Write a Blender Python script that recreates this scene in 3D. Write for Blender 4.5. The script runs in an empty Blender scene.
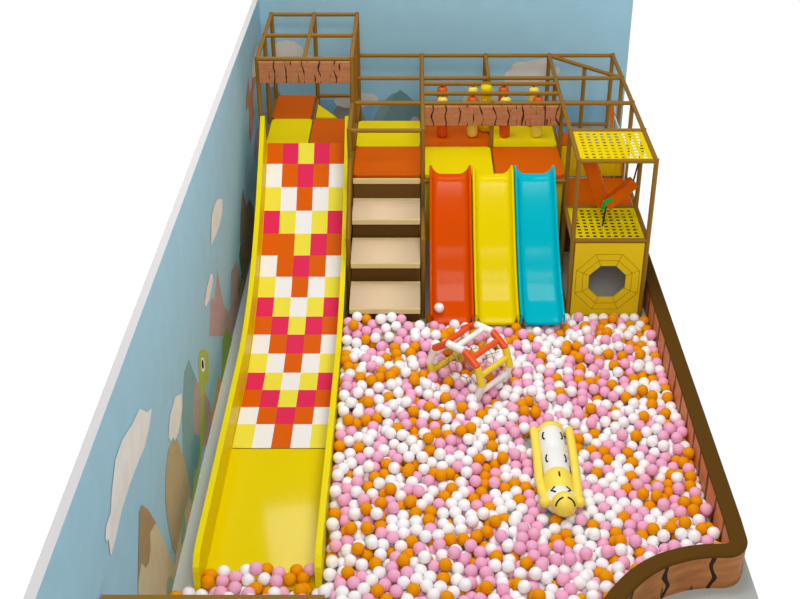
# Indoor soft-play corner: climbing frame, mosaic slide, three slides and a ball pit.
import bpy, bmesh, math, random
from mathutils import Vector, Matrix

random.seed(7)
scene = bpy.context.scene
COL = scene.collection
PI = math.pi


# ------------------------------------------------------------------ materials
def lin(c):
    out = []
    for v in c:
        v = v / 255.0
        out.append(v / 12.92 if v <= 0.04045 else ((v + 0.055) / 1.055) ** 2.4)
    return (out[0], out[1], out[2], 1.0)


def principled(name, rgb, rough=0.5, spec=0.3, noise=0.0, scale=40.0, bump=0.0, bscale=200.0, coat=0.0):
    m = bpy.data.materials.new(name)
    m.use_nodes = True
    nt = m.node_tree
    b = nt.nodes['Principled BSDF']
    c = lin(rgb)
    b.inputs['Base Color'].default_value = c
    b.inputs['Roughness'].default_value = rough
    b.inputs['Specular IOR Level'].default_value = spec
    b.inputs['Coat Weight'].default_value = coat
    if noise > 0 or bump > 0:
        tc = nt.nodes.new('ShaderNodeTexCoord')
    if noise > 0:
        n = nt.nodes.new('ShaderNodeTexNoise')
        n.inputs['Scale'].default_value = scale
        n.inputs['Detail'].default_value = 4
        nt.links.new(tc.outputs['Object'], n.inputs['Vector'])
        r = nt.nodes.new('ShaderNodeValToRGB')
        r.color_ramp.elements[0].position = 0.3
        r.color_ramp.elements[1].position = 0.7
        r.color_ramp.elements[0].color = tuple(v * (1 - noise) for v in c[:3]) + (1,)
        r.color_ramp.elements[1].color = tuple(min(1, v * (1 + noise)) for v in c[:3]) + (1,)
        nt.links.new(n.outputs['Fac'], r.inputs['Fac'])
        nt.links.new(r.outputs['Color'], b.inputs['Base Color'])
    if bump > 0:
        n2 = nt.nodes.new('ShaderNodeTexNoise')
        n2.inputs['Scale'].default_value = bscale
        nt.links.new(tc.outputs['Object'], n2.inputs['Vector'])
        bp = nt.nodes.new('ShaderNodeBump')
        bp.inputs['Strength'].default_value = bump
        bp.inputs['Distance'].default_value = 0.01
        nt.links.new(n2.outputs['Fac'], bp.inputs['Height'])
        nt.links.new(bp.outputs['Normal'], b.inputs['Normal'])
    return m


def log_material(name, light, mid, dark, spacing, gap=0.045, wob=0.16, cracks=True, vfreq=1.1, crack_at=0.76):
    """Cartoon log palisade: dark wavy splits between logs, short cracks, pale grain. Driven by the UV map (metres)."""
    m = bpy.data.materials.new(name)
    m.use_nodes = True
    nt = m.node_tree
    N, L = nt.nodes, nt.links
    b = N['Principled BSDF']
    b.inputs['Roughness'].default_value = 0.55
    b.inputs['Specular IOR Level'].default_value = 0.25
    uv = N.new('ShaderNodeUVMap')
    sep = N.new('ShaderNodeSeparateXYZ')
    L.new(uv.outputs['UV'], sep.inputs[0])

    def math_(op, a, bb=None, c=None):
        n = N.new('ShaderNodeMath')
        n.operation = op
        for i, v in enumerate((a, bb, c)):
            if v is None:
                continue
            if isinstance(v, (int, float)):
                n.inputs[i].default_value = v
            else:
                L.new(v, n.inputs[i])
        return n.outputs[0]

    def noise(sx, sy, detail=2.0):
        mp = N.new('ShaderNodeMapping')
        mp.inputs['Scale'].default_value = (sx, sy, 1)
        L.new(uv.outputs['UV'], mp.inputs['Vector'])
        n = N.new('ShaderNodeTexNoise')
        n.inputs['Scale'].default_value = 1.0
        n.inputs['Detail'].default_value = detail
        L.new(mp.outputs[0], n.inputs['Vector'])
        return n.outputs['Fac']

    u = math_('DIVIDE', sep.outputs[0], spacing)
    w = math_('MULTIPLY', math_('SUBTRACT', noise(0.5 / spacing, vfreq / spacing, 0.0), 0.5), wob * 4)
    f = math_('FRACT', math_('ADD', u, w))
    d = math_('ABSOLUTE', math_('SUBTRACT', f, 0.5))          # 0.5 at the split
    split = math_('GREATER_THAN', d, math_('SUBTRACT', 0.5, math_('MULTIPLY', noise(1.4 / spacing, 2.4 / spacing, 1.0), gap * 2)))
    ramp = N.new('ShaderNodeValToRGB')
    ramp.color_ramp.elements[0].position = 0.30
    ramp.color_ramp.elements[0].color = lin(mid)
    ramp.color_ramp.elements[1].position = 0.72
    ramp.color_ramp.elements[1].color = lin(light)
    L.new(noise(1.6 / spacing, 6.0 / spacing, 4.0), ramp.inputs['Fac'])
    mix = N.new('ShaderNodeMixRGB')
    mix.inputs['Color2'].default_value = lin(dark)
    L.new(ramp.outputs['Color'], mix.inputs['Color1'])
    if cracks:
        cr = math_('GREATER_THAN', noise(4.6 / spacing, 1.0 / spacing, 0.0), crack_at)
        L.new(math_('MAXIMUM', split, math_('MULTIPLY', cr, 0.75)), mix.inputs['Fac'])
    else:
        L.new(split, mix.inputs['Fac'])
    L.new(mix.outputs['Color'], b.inputs['Base Color'])
    bp = N.new('ShaderNodeBump')
    bp.inputs['Strength'].default_value = 0.4
    bp.inputs['Distance'].default_value = 0.02
    L.new(math_('SUBTRACT', 1.0, d), bp.inputs['Height'])
    L.new(bp.outputs['Normal'], b.inputs['Normal'])
    return m


M = {}
M['pipe'] = principled('brown_foam_pipe', (142, 102, 30), 0.5, 0.15)
M['pipe_dark'] = principled('dark_brown_foam', (92, 62, 16), 0.7, 0.06, bump=0.05)
M['yellow'] = principled('yellow_vinyl', (224, 200, 0), 0.55, 0.05, bump=0.03)
M['yellow_plain'] = principled('yellow_plastic', (226, 200, 0), 0.08, 0.07)
M['yellow_side'] = principled('yellow_slide_cheek', (234, 212, 0), 0.35, 0.06)
M['orange'] = principled('orange_vinyl', (200, 88, 0), 0.55, 0.05, bump=0.03)
M['orange_red'] = principled('red_orange_plastic', (210, 74, 0), 0.1, 0.07)
M['lemon_plastic'] = principled('slide_yellow_plastic', (224, 200, 0), 0.1, 0.07)
M['cyan'] = principled('cyan_plastic', (0, 176, 192), 0.1, 0.07)
M['pink_red'] = principled('crimson_vinyl', (220, 42, 86), 0.4, 0.05)
M['white_vinyl'] = principled('white_vinyl', (236, 232, 230), 0.4, 0.05)
M['pale_yellow'] = principled('lemon_vinyl', (232, 218, 66), 0.4, 0.05)
M['orange_tile'] = principled('orange_mosaic_vinyl', (214, 92, 0), 0.4, 0.05)
M['beige'] = principled('beige_foam', (218, 190, 154), 0.7, 0.08, bump=0.03)
M['beige_edge'] = principled('cream_piping', (214, 192, 136), 0.6, 0.1)
M['riser'] = principled('brown_riser', (98, 64, 22), 0.6, 0.15)
M['seam'] = principled('seam_line', (142, 108, 10), 0.6, 0.1)
M['skirt'] = principled('ochre_panel', (206, 176, 20), 0.5, 0.2)
M['floor'] = principled('grey_floor', (190, 194, 188), 0.6, 0.2, noise=0.06, scale=60)
M['wall_top'] = principled('grey_wall_cap', (220, 218, 218), 0.7, 0.1)
M['black'] = principled('black_cord', (20, 20, 20), 0.5, 0.2)
M['green'] = principled('green_strap', (10, 160, 60), 0.5, 0.2)
M['tube_white'] = principled('white_tube', (244, 238, 232), 0.3, 0.3)
M['tube_orange'] = principled('orange_tube', (232, 84, 26), 0.3, 0.3)
M['tube_yellow'] = principled('yellow_tube', (236, 208, 48), 0.3, 0.3)
M['rope'] = principled('tan_rope', (196, 140, 96), 0.7, 0.1)
M['toy_white'] = principled('toy_white', (240, 238, 232), 0.45, 0.25)
M['toy_yellow'] = principled('toy_yellow', (246, 222, 84), 0.4, 0.25)
M['toy_pink'] = principled('toy_pink', (240, 176, 206), 0.45, 0.25)
M['ball_white'] = principled('ball_white', (250, 246, 246), 0.4, 0.2)
M['ball_pink'] = principled('ball_pink', (242, 174, 203), 0.4, 0.1)
M['ball_orange'] = principled('ball_orange', (234, 148, 0), 0.4, 0.06)
M['skirt_bright'] = principled('panel_yellow', (224, 190, 10), 0.5, 0.2)
M['log'] = log_material('log_fascia', (186, 124, 82), (164, 102, 64), (52, 22, 8), 0.27, crack_at=0.78)
M['log_big'] = log_material('log_border_outside', (192, 128, 74), (156, 94, 48), (48, 22, 8), 0.66, gap=0.045, wob=0.07, vfreq=3.0, crack_at=0.72)
M['log_in'] = log_material('log_border_inside', (226, 148, 94), (198, 116, 66), (116, 58, 28), 0.46, gap=0.10, wob=0.05, cracks=False)
WALL_BLUE = (152, 192, 208)
M['sky'] = principled('mural_sky', WALL_BLUE, 0.8, 0.1, noise=0.03, scale=3.0)
MUR = {'cloud': (222, 220, 212), 'cream': (206, 200, 190), 'olive': (124, 128, 96), 'brown': (138, 118, 92), 'brown2': (140, 122, 100),
       'mauve': (176, 152, 148), 'leaf': (126, 152, 84), 'teal': (122, 160, 162), 'teal2': (108, 156, 160), 'green': (164, 184, 84),
       'green2': (138, 168, 78), 'green3': (148, 176, 140), 'white': (240, 240, 236), 'black': (24, 26, 24), 'orange': (208, 158, 80),
       'sand': (196, 184, 146), 'sand2': (176, 160, 124), 'sand3': (160, 136, 98), 'sandpale': (200, 184, 154), 'rust': (188, 128, 98),
       'stone': (146, 142, 128), 'slate': (112, 142, 142), 'slate2': (124, 152, 152), 'pink': (196, 164, 178), 'lowblue': (128, 170, 196),
       'orange2': (214, 116, 30), 'turq': (46, 190, 180), 'red2': (214, 60, 40)}
for k_, v_ in MUR.items():
    M['mural_' + k_] = principled('mural_' + k_, v_, 0.8, 0.1, noise=0.05, scale=5.0)


# ------------------------------------------------------------------ mesh helpers
class MB:
    """Collects faces (with material slots and optional UVs) for ONE mesh object."""

    def __init__(self):
        self.v, self.f, self.m, self.uv, self.sm = [], [], [], [], []

    def face(self, pts, mi=0, uv=None, smooth=False):
        b = len(self.v)
        self.v += [tuple(p) for p in pts]
        self.f.append(tuple(range(b, b + len(pts))))
        self.m.append(mi)
        self.uv.append(uv)
        self.sm.append(smooth)

    def grid(self, rows, mi=0, smooth=True, uvs=None, close_u=False, flip=False):
        b = len(self.v)
        n = len(rows[0])
        for r in rows:
            self.v += [tuple(p) for p in r]
        for i in range(len(rows) - 1):
            for j in range(n if close_u else n - 1):
                j2 = (j + 1) % n
                q = (b + i * n + j, b + i * n + j2, b + (i + 1) * n + j2, b + (i + 1) * n + j)
                self.f.append(q[::-1] if flip else q)
                self.m.append(mi)
                self.sm.append(smooth)
                self.uv.append([uvs[i][j], uvs[i][j2], uvs[i + 1][j2], uvs[i + 1][j]] if uvs else None)

    def box(self, c, s, mi=0, rot=None, uvscale=None):
        hx, hy, hz = s[0] / 2, s[1] / 2, s[2] / 2
        P = [Vector((x, y, z)) for x in (-hx, hx) for y in (-hy, hy) for z in (-hz, hz)]
        if rot is not None:
            P = [rot @ p for p in P]
        P = [p + Vector(c) for p in P]
        for q in ((0, 1, 3, 2), (4, 6, 7, 5), (0, 4, 5, 1), (2, 3, 7, 6), (0, 2, 6, 4), (1, 5, 7, 3)):
            self.face([P[i] for i in q], mi)

    def rbox(self, c, s, r=0.02, mi=0, rot=None):
        """Box with chamfered edges."""
        bm = bmesh.new()
        bmesh.ops.create_cube(bm, size=1.0)
        for v in bm.verts:
            v.co = Vector((v.co.x * s[0], v.co.y * s[1], v.co.z * s[2]))
        bmesh.ops.bevel(bm, geom=bm.edges[:], offset=r, segments=3, profile=0.5, affect='EDGES')
        for f in bm.faces:
            pts = [v.co.copy() for v in f.verts]
            if rot is not None:
                pts = [rot @ p for p in pts]
            self.face([p + Vector(c) for p in pts], mi, smooth=False)
        bm.free()

    def tube(self, pts, r, mi=0, n=14, caps=True, radii=None):
        pts = [Vector(p) for p in pts]
        rings = []
        prev = None
        for i, p in enumerate(pts):
            t = (pts[min(i + 1, len(pts) - 1)] - pts[max(i - 1, 0)]).normalized()
            if prev is None:
                a = Vector((0, 0, 1)) if abs(t.z) < 0.9 else Vector((1, 0, 0))
                u = t.cross(a).normalized()
            else:
                u = (prev - t * prev.dot(t)).normalized()
            prev = u
            w = t.cross(u)
            rr = radii[i] if radii else r
            rings.append([p + (u * math.cos(2 * PI * k / n) + w * math.sin(2 * PI * k / n)) * rr for k in range(n)])
        self.grid(rings, mi, True, close_u=True)
        if caps:
            self.face(rings[0][::-1], mi)
            self.face(rings[-1], mi)

    def lathe(self, c, prof, mi=0, n=24, axis='z'):
        rows = []
        for r, h in prof:
            row = []
            for k in range(n):
                a = 2 * PI * k / n
                row.append((c[0] + r * math.cos(a), c[1] + r * math.sin(a), c[2] + h))
            rows.append(row)
        self.grid(rows, mi, True, close_u=True)

    def ball(self, c, r, mi=0, sub=3, scale=(1, 1, 1)):
        bm = bmesh.new()
        bmesh.ops.create_icosphere(bm, subdivisions=sub, radius=r)
        for f in bm.faces:
            self.face([Vector((v.co.x * scale[0], v.co.y * scale[1], v.co.z * scale[2])) + Vector(c) for v in f.verts], mi, smooth=True)
        bm.free()

    def build(self, name, mats, parent=None, merge=True):
        me = bpy.data.meshes.new(name)
        me.from_pydata([tuple(v) for v in self.v], [], self.f)
        if not isinstance(mats, (list, tuple)):
            mats = [mats]
        for m in mats:
            me.materials.append(m)
        me.polygons.foreach_set('material_index', self.m)
        me.polygons.foreach_set('use_smooth', self.sm)
        if any(u is not None for u in self.uv):
            lay = me.uv_layers.new(name='UVMap')
            for p, u in zip(me.polygons, self.uv):
                if u is not None:
                    for li, q in zip(p.loop_indices, u):
                        lay.data[li].uv = q
        if merge:
            bm = bmesh.new()
            bm.from_mesh(me)
            bmesh.ops.remove_doubles(bm, verts=bm.verts[:], dist=1e-5)
            bm.to_mesh(me)
            bm.free()
        me.update()
        o = bpy.data.objects.new(name, me)
        COL.objects.link(o)
        if parent is not None:
            o.parent = parent
            o.matrix_parent_inverse = Matrix.Translation(parent.location).inverted()
        return o


def tag(o, label=None, cat=None, group=None, kind=None):
    if label:
        o['label'] = label
    if cat:
        o['category'] = cat
    if group:
        o['group'] = group
    if kind:
        o['kind'] = kind
    return o


def thing(name, loc, label, cat, group=None):
    o = bpy.data.objects.new(name, None)
    o.empty_display_size = 0.2
    COL.objects.link(o)
    o.location = loc
    return tag(o, label, cat, group)


# ------------------------------------------------------------------ the setting
XL, YB, WTOP = -1.889, 5.51, 3.75
XR = 5.22
# lamp settings
W_UP = 0.25
EXPOSURE = 0.0
LAMPS = [((2.9, -4.4, 9.5), (2.9, -4.0, 0), 3.6, 1.8, 270.0), ((-1.9, 5.2, 10.0), (-0.5, -2.0, 0), 1.2, 2.2, 90.0),
         ((1.5, 1.6, 12.0), (1.5, 2.2, 0), 5.0, 5.0, 500.0), ((1.5, -18.0, 14.5), (1.2, -1.0, 0), 7.0, 7.0, 1400.0)]  # added soft fill lights, overhead and behind the camera, not room fixtures
LEFT_MURAL = [
    ('olive', [(1.08, 0.9), (0.9, 0.84), (0.73, 0.78), (0.75, 0.59), (0.79, 0.41), (0.49, 0.37), (0.21, 0.35), (-0.06, 0.34), (0.38, 0.04), (1.11, 0.01), (1.66, 0), (2.2, 0.14), (2.35, 0.22)]),
    ('brown', [(1.24, 0.71), (1.02, 0.75), (0.95, 0.68), (1.11, 0.49), (1.41, 0.19), (1.81, 0.19), (1.91, 0.35)]),
    ('mauve', [(-1.33, 1.7), (-1.56, 1.54), (-1.73, 1.5), (-1.8, 1.43), (-2.01, 1.59), (-2.11, 1.59), (-2.29, 1.38), (-2.46, 1.22), (-0.65, 0.06), (0.38, 0.04), (1.01, 0.15), (0.64, 0.42), (0.39, 0.89), (0.11, 0.91), (-0.17, 0.99), (-0.52, 0.54), (-0.72, 0.54), (-1.09, 0.91), (-1.25, 1.36)]),
    ('leaf', [(0.31, 0.37), (0.62, 0.38), (1.02, 0.17), (0.75, 0.2), (0.39, 0.2)]),
    ('teal', [(-3.94, 1.81), (-4.29, 1.84), (-4.68, 1.45), (-4.95, 0.86), (-4.86, 0.21), (-4.6, 0), (-3.39, 0.33), (-3.53, 0.86), (-3.56, 1.18)]),
    ('mauve', [(-3.7, 1.31), (-4.03, 1.05), (-4.15, 0.56), (-3.85, 0.33), (-3.44, 0), (-2.79, 0), (-2.95, 0.4), (-3.26, 0.92)]),
    ('green2', [(-1.03, 0.47), (-1.47, 0.51), (-1.9, 0.07), (-1.9, 0), (-1.08, 0), (-0.64, 0)]),
    ('orange', [(-2.1, 0.28), (-2.51, 0.13), (-3.01, 0.14), (-2.91, 0), (-2.55, 0), (-2.02, 0), (-1.9, 0.07)]),
    ('green', [(-3.18, 1.45), (-2.84, 1.25), (-2.67, 1.05), (-2.71, 0.89), (-2.79, 0.68), (-3.1, 0.8), (-3.3, 0.7), (-3.39, 0.33), (-3.73, 0.15), (-4.28, 0), (-4.83, 0), (-5.02, 0.01), (-4.51, 0.17), (-4.07, 0.33), (-3.71, 0.56), (-3.5, 0.84), (-3.49, 1.08), (-3.41, 1.28), (-3.37, 1.42)]),
    ('white', [(-3.17, 1.31), (-3.03, 1.24), (-2.96, 1.12), (-3.02, 1.01), (-3.17, 1.08), (-3.24, 1.19)]),
    ('black', [(-3.15, 1.26), (-3.05, 1.21), (-3.04, 1.14), (-3.07, 1.08), (-3.15, 1.11), (-3.2, 1.19)]),
    ('teal2', [(-4.13, 0.73), (-4.41, 0.68), (-4.46, 0.47), (-4.2, 0.18), (-3.88, 0.27), (-3.84, 0.49)]),
    ('sand2', [(-5.17, 1.5), (-5.6, 1.61), (-5.85, 1.47), (-6.04, 1.21), (-6.06, 0.84), (-5.99, 0.42), (-5.79, 0.03), (-5.09, 0.24), (-4.71, 0.25), (-4.81, 0.71), (-4.91, 0.99), (-5.04, 1.29)]),
    ('sandpale', [(-4.83, 0.27), (-5.34, 0.28), (-5.86, 0.22), (-6.17, 0.06), (-6.06, 0), (-5.47, 0), (-4.77, 0)]),
    ('cloud', [(-4.57, 1.71), (-4.94, 1.92), (-5.33, 1.9), (-5.52, 1.74), (-5.42, 1.6), (-5.29, 1.57), (-5.22, 1.45), (-4.95, 1.42), (-4.62, 1.54)]),
    ('sand', [(-7.03, 1.98), (-7.16, 1.98), (-7.6, 1.36), (-7.72, 1.11), (-6.44, 0), (-5.96, 0.02), (-6.31, 0.75), (-6.6, 1.35), (-6.82, 1.73)]),
    ('sand3', [(-7.03, 1.98), (-7.16, 1.98), (-7.6, 1.36), (-7.35, 1.44), (-7.24, 1.26), (-7.08, 1.19), (-6.95, 1.26), (-6.87, 1.44), (-6.58, 1.33), (-6.8, 1.71)]),
    ('green3', [(-6.47, 0.34), (-6.63, 0.17), (-6.32, 0), (-6.15, 0.04), (-6.28, 0.24)]),
    ('green3', [(-5.29, 0.43), (-5.42, 0.27), (-5.6, 0.1), (-5.42, 0), (-5.23, 0.02), (-5.2, 0.25)]),
    ('cloud', [(-6.08, 2.58), (-6.3, 2.68), (-6.59, 2.94), (-6.92, 2.99), (-7.38, 3.12), (-7.69, 3.12), (-7.95, 2.95), (-8.1, 2.8), (-8.3, 2.8), (-8.38, 2.72), (-8.36, 2.65), (-8.29, 2.63), (-8.32, 2.47), (-8.3, 2.42), (-8.1, 2.44), (-7.74, 2.52), (-7.37, 2.52), (-7.01, 2.49), (-6.6, 2.43), (-6.3, 2.48)]),
    ('cloud', [(-1.93, 1.96), (-2.27, 1.93), (-2.58, 1.84), (-2.51, 1.74), (-2.22, 1.68), (-1.85, 1.74), (-1.74, 1.82)]),
    ('cloud', [(-0.82, 2.6), (-1.11, 2.65), (-1.44, 2.6), (-1.69, 2.27), (-1.41, 2.23), (-0.86, 2.17), (-0.48, 2.25), (-0.4, 2.4)]),
    ('cream', [(4.76, 3.08), (4.35, 3.12), (4.05, 3.03), (3.68, 2.88), (3.87, 2.72), (4.16, 2.61), (4.69, 2.65), (5.4, 2.54), (5.41, 2.78)]),
    ('rust', [(3.33, 2.98), (3.06, 2.83), (2.82, 2.7), (2.8, 2.54), (3.07, 2.55), (3.13, 2.35), (2.91, 2.1), (2.98, 1.83), (3.34, 1.92), (3.49, 2.09), (3.76, 2.15), (3.63, 2.32), (3.78, 2.5), (4.39, 2.59), (3.88, 2.75), (3.58, 2.63), (3.36, 2.66), (3.32, 2.79)]),
    ('mauve', [(3.93, 1.75), (3.61, 1.64), (3.35, 1.49), (3.43, 1.35), (3.86, 1.32), (4.18, 1.4), (4.3, 1.59)]),
    ('brown2', [(1.67, 1.59), (1.26, 1.33), (0.95, 0.99), (0.9, 0.6), (2.08, 0), (2.67, 0.07), (2.74, 0.7), (2.33, 1.06), (1.95, 1.09)]),
]
BACK_MURAL = [
    ('lowblue', [(-1.88, 1.68), (5.2, 1.68), (5.2, 0), (-1.88, 0)]),
    ('cream', [(-1.7, 2.51), (-1.67, 2.81), (-1.56, 2.88), (-1.42, 2.91), (-1.25, 2.87), (-1.12, 2.78), (-1.08, 2.6), (-0.91, 2.6), (-0.85, 2.51), (-0.86, 2.45), (-1.71, 2.42)]),
    ('stone', [(-0.63, 1.15), (-0.56, 1.43), (-0.42, 1.64), (-0.25, 1.73), (-0.1, 1.7), (0.02, 1.43), (0.13, 1.09)]),
    ('stone', [(-1.88, 1.68), (-1.83, 1.93), (-1.69, 1.97), (-1.54, 1.72), (-1.42, 1.43), (-1.88, 1.36)]),
    ('cream', [(-0.46, 1.73), (-0.54, 1.68), (-0.49, 1.57), (-0.32, 1.52), (0, 1.5), (0.05, 1.54), (0.15, 1.57), (0.35, 1.65), (0.34, 1.73), (0.27, 1.8), (0.16, 1.82), (0.06, 1.82), (-0.01, 1.84), (-0.16, 1.82), (-0.31, 1.79)]),
    ('slate2', [(0.18, 1.15), (0.3, 1.42), (0.45, 1.65), (0.63, 1.82), (0.73, 1.85), (0.88, 1.68), (1.18, 1.26), (1.28, 0.88), (0.17, 0.88)]),
    ('slate', [(0.4, 1.15), (0.55, 1.5), (0.67, 1.79), (0.78, 1.9), (0.9, 1.81), (1.03, 1.68), (1.22, 1.5), (1.38, 1.15)]),
    ('pink', [(0.97, 1.17), (1, 1.3), (1.06, 1.34), (1.14, 1.31), (1.18, 1.21), (1.18, 1.15)]),
    ('cream', [(2.82, 2.18), (2.86, 2.26), (2.95, 2.32), (2.99, 2.43), (3.08, 2.47), (3.24, 2.47), (3.35, 2.51), (3.62, 2.55), (3.67, 2.39), (3.81, 2.35), (3.87, 2.39), (3.92, 2.3), (3.88, 2.22), (3.8, 2.24), (3.75, 2.3), (3.69, 2.16), (3.73, 2.02), (2.83, 2.02)]),
    ('cream', [(2.01, 1.6), (2.02, 1.74), (2.12, 1.85), (2.28, 1.89), (2.41, 1.97), (2.59, 1.95), (2.7, 1.83), (2.82, 1.72), (2.92, 1.6)]),
    ('orange2', [(4.95, 1.53), (4.99, 1.62), (5.03, 1.53), (5.06, 1.36), (5.06, 1.19), (5.05, 0.99), (5.01, 0.99), (4.98, 1.22)]),
    ('cream', [(5.03, 1.55), (5.07, 1.55), (5.09, 1.38), (5.05, 1.42)]),
    ('turq', [(5.18, 1.29), (5.17, 1.22), (5.17, 0.99), (5.2, 0.99), (5.2, 1.16), (5.2, 1.29)]),
    ('stone', [(5.2, 1.32), (5.2, 1.3), (5.2, 0.99), (5.2, 0.99), (5.2, 1.15)]),
    ('pink', [(4.98, 0.78), (5.2, 0.78), (5.2, 0.25), (5.02, 0.25)]),
]


def mural_wall(name, make_pt, base_mb, polys):
    """A wall mesh whose painted figures are faces of the same mesh, each with its own paint."""
    mats = [M['sky'], M['wall_top']]
    slot = {}
    for i, (c, pts) in enumerate(polys):
        if c not in slot:
            slot[c] = len(mats)
            mats.append(M['mural_' + c])
        base_mb.face([make_pt(a, b, 0.0008 + 0.0003 * i) for a, b in pts], slot[c])
    o = base_mb.build(name, mats, merge=False)
    o['kind'] = 'structure'
    return o


def shell_box(mb, lo, hi, top_mi):
    x0, y0, z0 = lo
    x1, y1, z1 = hi
    P = [(x, y, z) for x in (x0, x1) for y in (y0, y1) for z in (z0, z1)]
    for q, mi in (((0, 1, 3, 2), 1), ((4, 6, 7, 5), 0), ((0, 4, 5, 1), 0), ((2, 3, 7, 6), 1), ((0, 2, 6, 4), 1), ((1, 5, 7, 3), top_mi)):
        mb.face([P[i] for i in q], mi)


mb = MB()
shell_box(mb, (XL - 0.097, -13.0, 0), (XL, YB, WTOP), 1)
wall_left = mural_wall('wall_left', lambda y, z, d: (XL + d, y, z), mb, LEFT_MURAL)
mb = MB()
shell_box(mb, (XL - 0.097, YB, 0), (XR, YB + 0.1, WTOP), 1)
wall_back = mural_wall('wall_back', lambda x, z, d: (x, YB - d, z), mb, BACK_MURAL)
mb = MB()
mb.box(((XL - 0.1 + XR) / 2, (YB + 0.1 - 13.0) / 2, -0.06), (XR - XL + 0.1, YB + 13.1, 0.12))
tag(mb.build('floor', M['floor']), kind='structure')

# ------------------------------------------------------------------ pipe frames
PR = 0.039
RAIL = 2.85
TOP = 3.64
DECK = 2.05
LOW = 1.465


def pipe(name, a, b, parent, r=PR, ends=True):
    a, b = Vector(a), Vector(b)
    m = MB()
    m.tube([a, b], r, n=12)
    return m.build(name, M['pipe'], parent, merge=False)


def rail(a, b, parent, name='rail'):
    """A rail that stops at the faces of the posts it runs between."""
    a, b = Vector(a), Vector(b)
    d = (b - a).normalized() * (PR * 0.6)
    return pipe(name, a + d, b - d, parent, PR * 0.94)


tower = thing('tower_frame', (-0.79, 3.6, 0), 'tall brown pipe tower frame above the top of the mosaic slide', 'climbing frame')
TX0 = -1.585
for x, y in ((TX0, 2.4), (TX0, 3.6), (TX0, 4.8), (-0.79, 4.8), (0, 2.4), (0, 3.6), (0, 4.8)):
    pipe('post', (x, y, 0), (x, y, TOP + PR), tower)
for y in (2.4, 3.6, 4.8):
    rail((TX0, y, TOP), (0, y, TOP), tower)
for x in (TX0, 0):
    for y in (2.4, 3.6):
        rail((x, y, TOP), (x, y + 1.2, TOP), tower)
        rail((x, y, DECK - 0.08), (x, y + 1.2, DECK - 0.08), tower)
rail((-0.79, 2.4, TOP), (-0.79, 3.6, TOP), tower)
rail((-0.79, 3.6, TOP), (-0.79, 4.8, TOP), tower)
rail((-0.79, 3.6, DECK - 0.08), (-0.79, 4.8, DECK - 0.08), tower)
rail((-0.79, 4.8, DECK), (0, 4.8, DECK), tower)
rail((TX0, 4.8, DECK - 0.08), (-0.79, 4.8, DECK - 0.08), tower)

frame = thing('climbing_frame', (2.4, 2.4, 0), 'brown pipe climbing frame carrying the decks right of the tower', 'climbing frame')
POSTS = [(0, 1.2, RAIL), (1.2, 1.2, RAIL), (0, 0, LOW), (1.2, 0, LOW), (3.6, 0, RAIL), (3.6, 1.2, RAIL), (4.8, 0, RAIL), (4.8, 1.2, RAIL),
         (1.2, 2.4, RAIL), (2.4, 2.4, RAIL), (3.6, 2.4, RAIL), (4.8, 2.4, RAIL), (1.2, 3.6, RAIL), (2.4, 3.6, RAIL), (3.6, 3.6, RAIL), (4.8, 3.6, RAIL),
         (1.2, 4.8, RAIL), (2.4, 4.8, RAIL), (3.6, 4.8, RAIL), (4.8, 4.8, RAIL)]
for x, y, z in POSTS:
    pipe('post', (x, y, 0), (x, y, z + PR), frame)
pipe('post', (4.2, 4.2, 0), (4.2, 4.2, RAIL - PR), frame)
for y in (2.4, 3.6, 4.8):
    for x in (0, 1.2, 2.4, 3.6):
        rail((x + (0.017 if x == 0 else 0), y, RAIL), (x + 1.2, y, RAIL), frame)
rail((0, 1.2, RAIL), (1.2, 1.2, RAIL), frame)
rail((3.6, 1.2, RAIL), (4.8, 1.2, RAIL), frame)
rail((3.6, 0, RAIL), (4.8, 0, RAIL), frame)
for x in (3.6, 4.8):
    for y in (0, 1.2, 2.4, 3.6):
        rail((x, y, RAIL), (x, y + 1.2, RAIL), frame)
    rail((x, 0, LOW), (x, 1.2, LOW), frame)
    rail((x, 0, 0.035), (x, 1.2, 0.035), frame)
rail((0, 1.2, RAIL), (0, 2.36, RAIL), frame)
for y in (1.2, 2.4, 3.6):
    rail((1.2, y, RAIL), (1.2, y + 1.2, RAIL), frame)
rail((2.4, 3.6, RAIL), (2.4, 4.8, RAIL), frame)
rail((3.6, 4.8, RAIL), (4.8, 3.6, RAIL), frame, 'diagonal_rail')
# two closer rails that carry the hanging bags
rail((1.2, 3.318, RAIL), (3.6, 3.318, RAIL), frame)
rail((1.2, 2.843, RAIL), (3.6, 2.843, RAIL), frame)
# deck bearers and low rails
for y in (1.2, 2.4, 3.6):
    for x in (0, 1.2, 2.4):
        rail((x + (0.017 if x == 0 else 0), y, DECK - 0.1), (x + 1.2, y, DECK - 0.1), frame)
for x, y in ((0, 1.2), (1.2, 1.2), (1.2, 2.4), (2.4, 2.4), (3.6, 2.4)):
    rail((x, y, DECK - 0.1), (x, y + (1.183 if x == 0 else 1.2), DECK - 0.1), frame)
rail((3.6, 0, LOW), (4.8, 0, LOW), frame)
rail((3.6, 1.2, LOW), (4.8, 1.2, LOW), frame)
rail((3.6, 4.8, LOW), (4.8, 4.8, LOW), frame)
rail((3.6, 1.2, LOW), (3.6, 2.4, LOW), frame)
rail((4.8, 1.2, LOW), (4.8, 2.4, LOW), frame)
rail((3.6, 0, 0.035), (4.8, 0, 0.035), frame)
rail((0, 0, LOW), (0, 1.2, LOW), frame)
rail((1.2, 0, LOW), (1.2, 1.2, LOW), frame)
# handrail left of the stairs, sloping
rail((0, 1.2, LOW + 0.9), (0, 0, LOW), frame, 'handrail')

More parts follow.
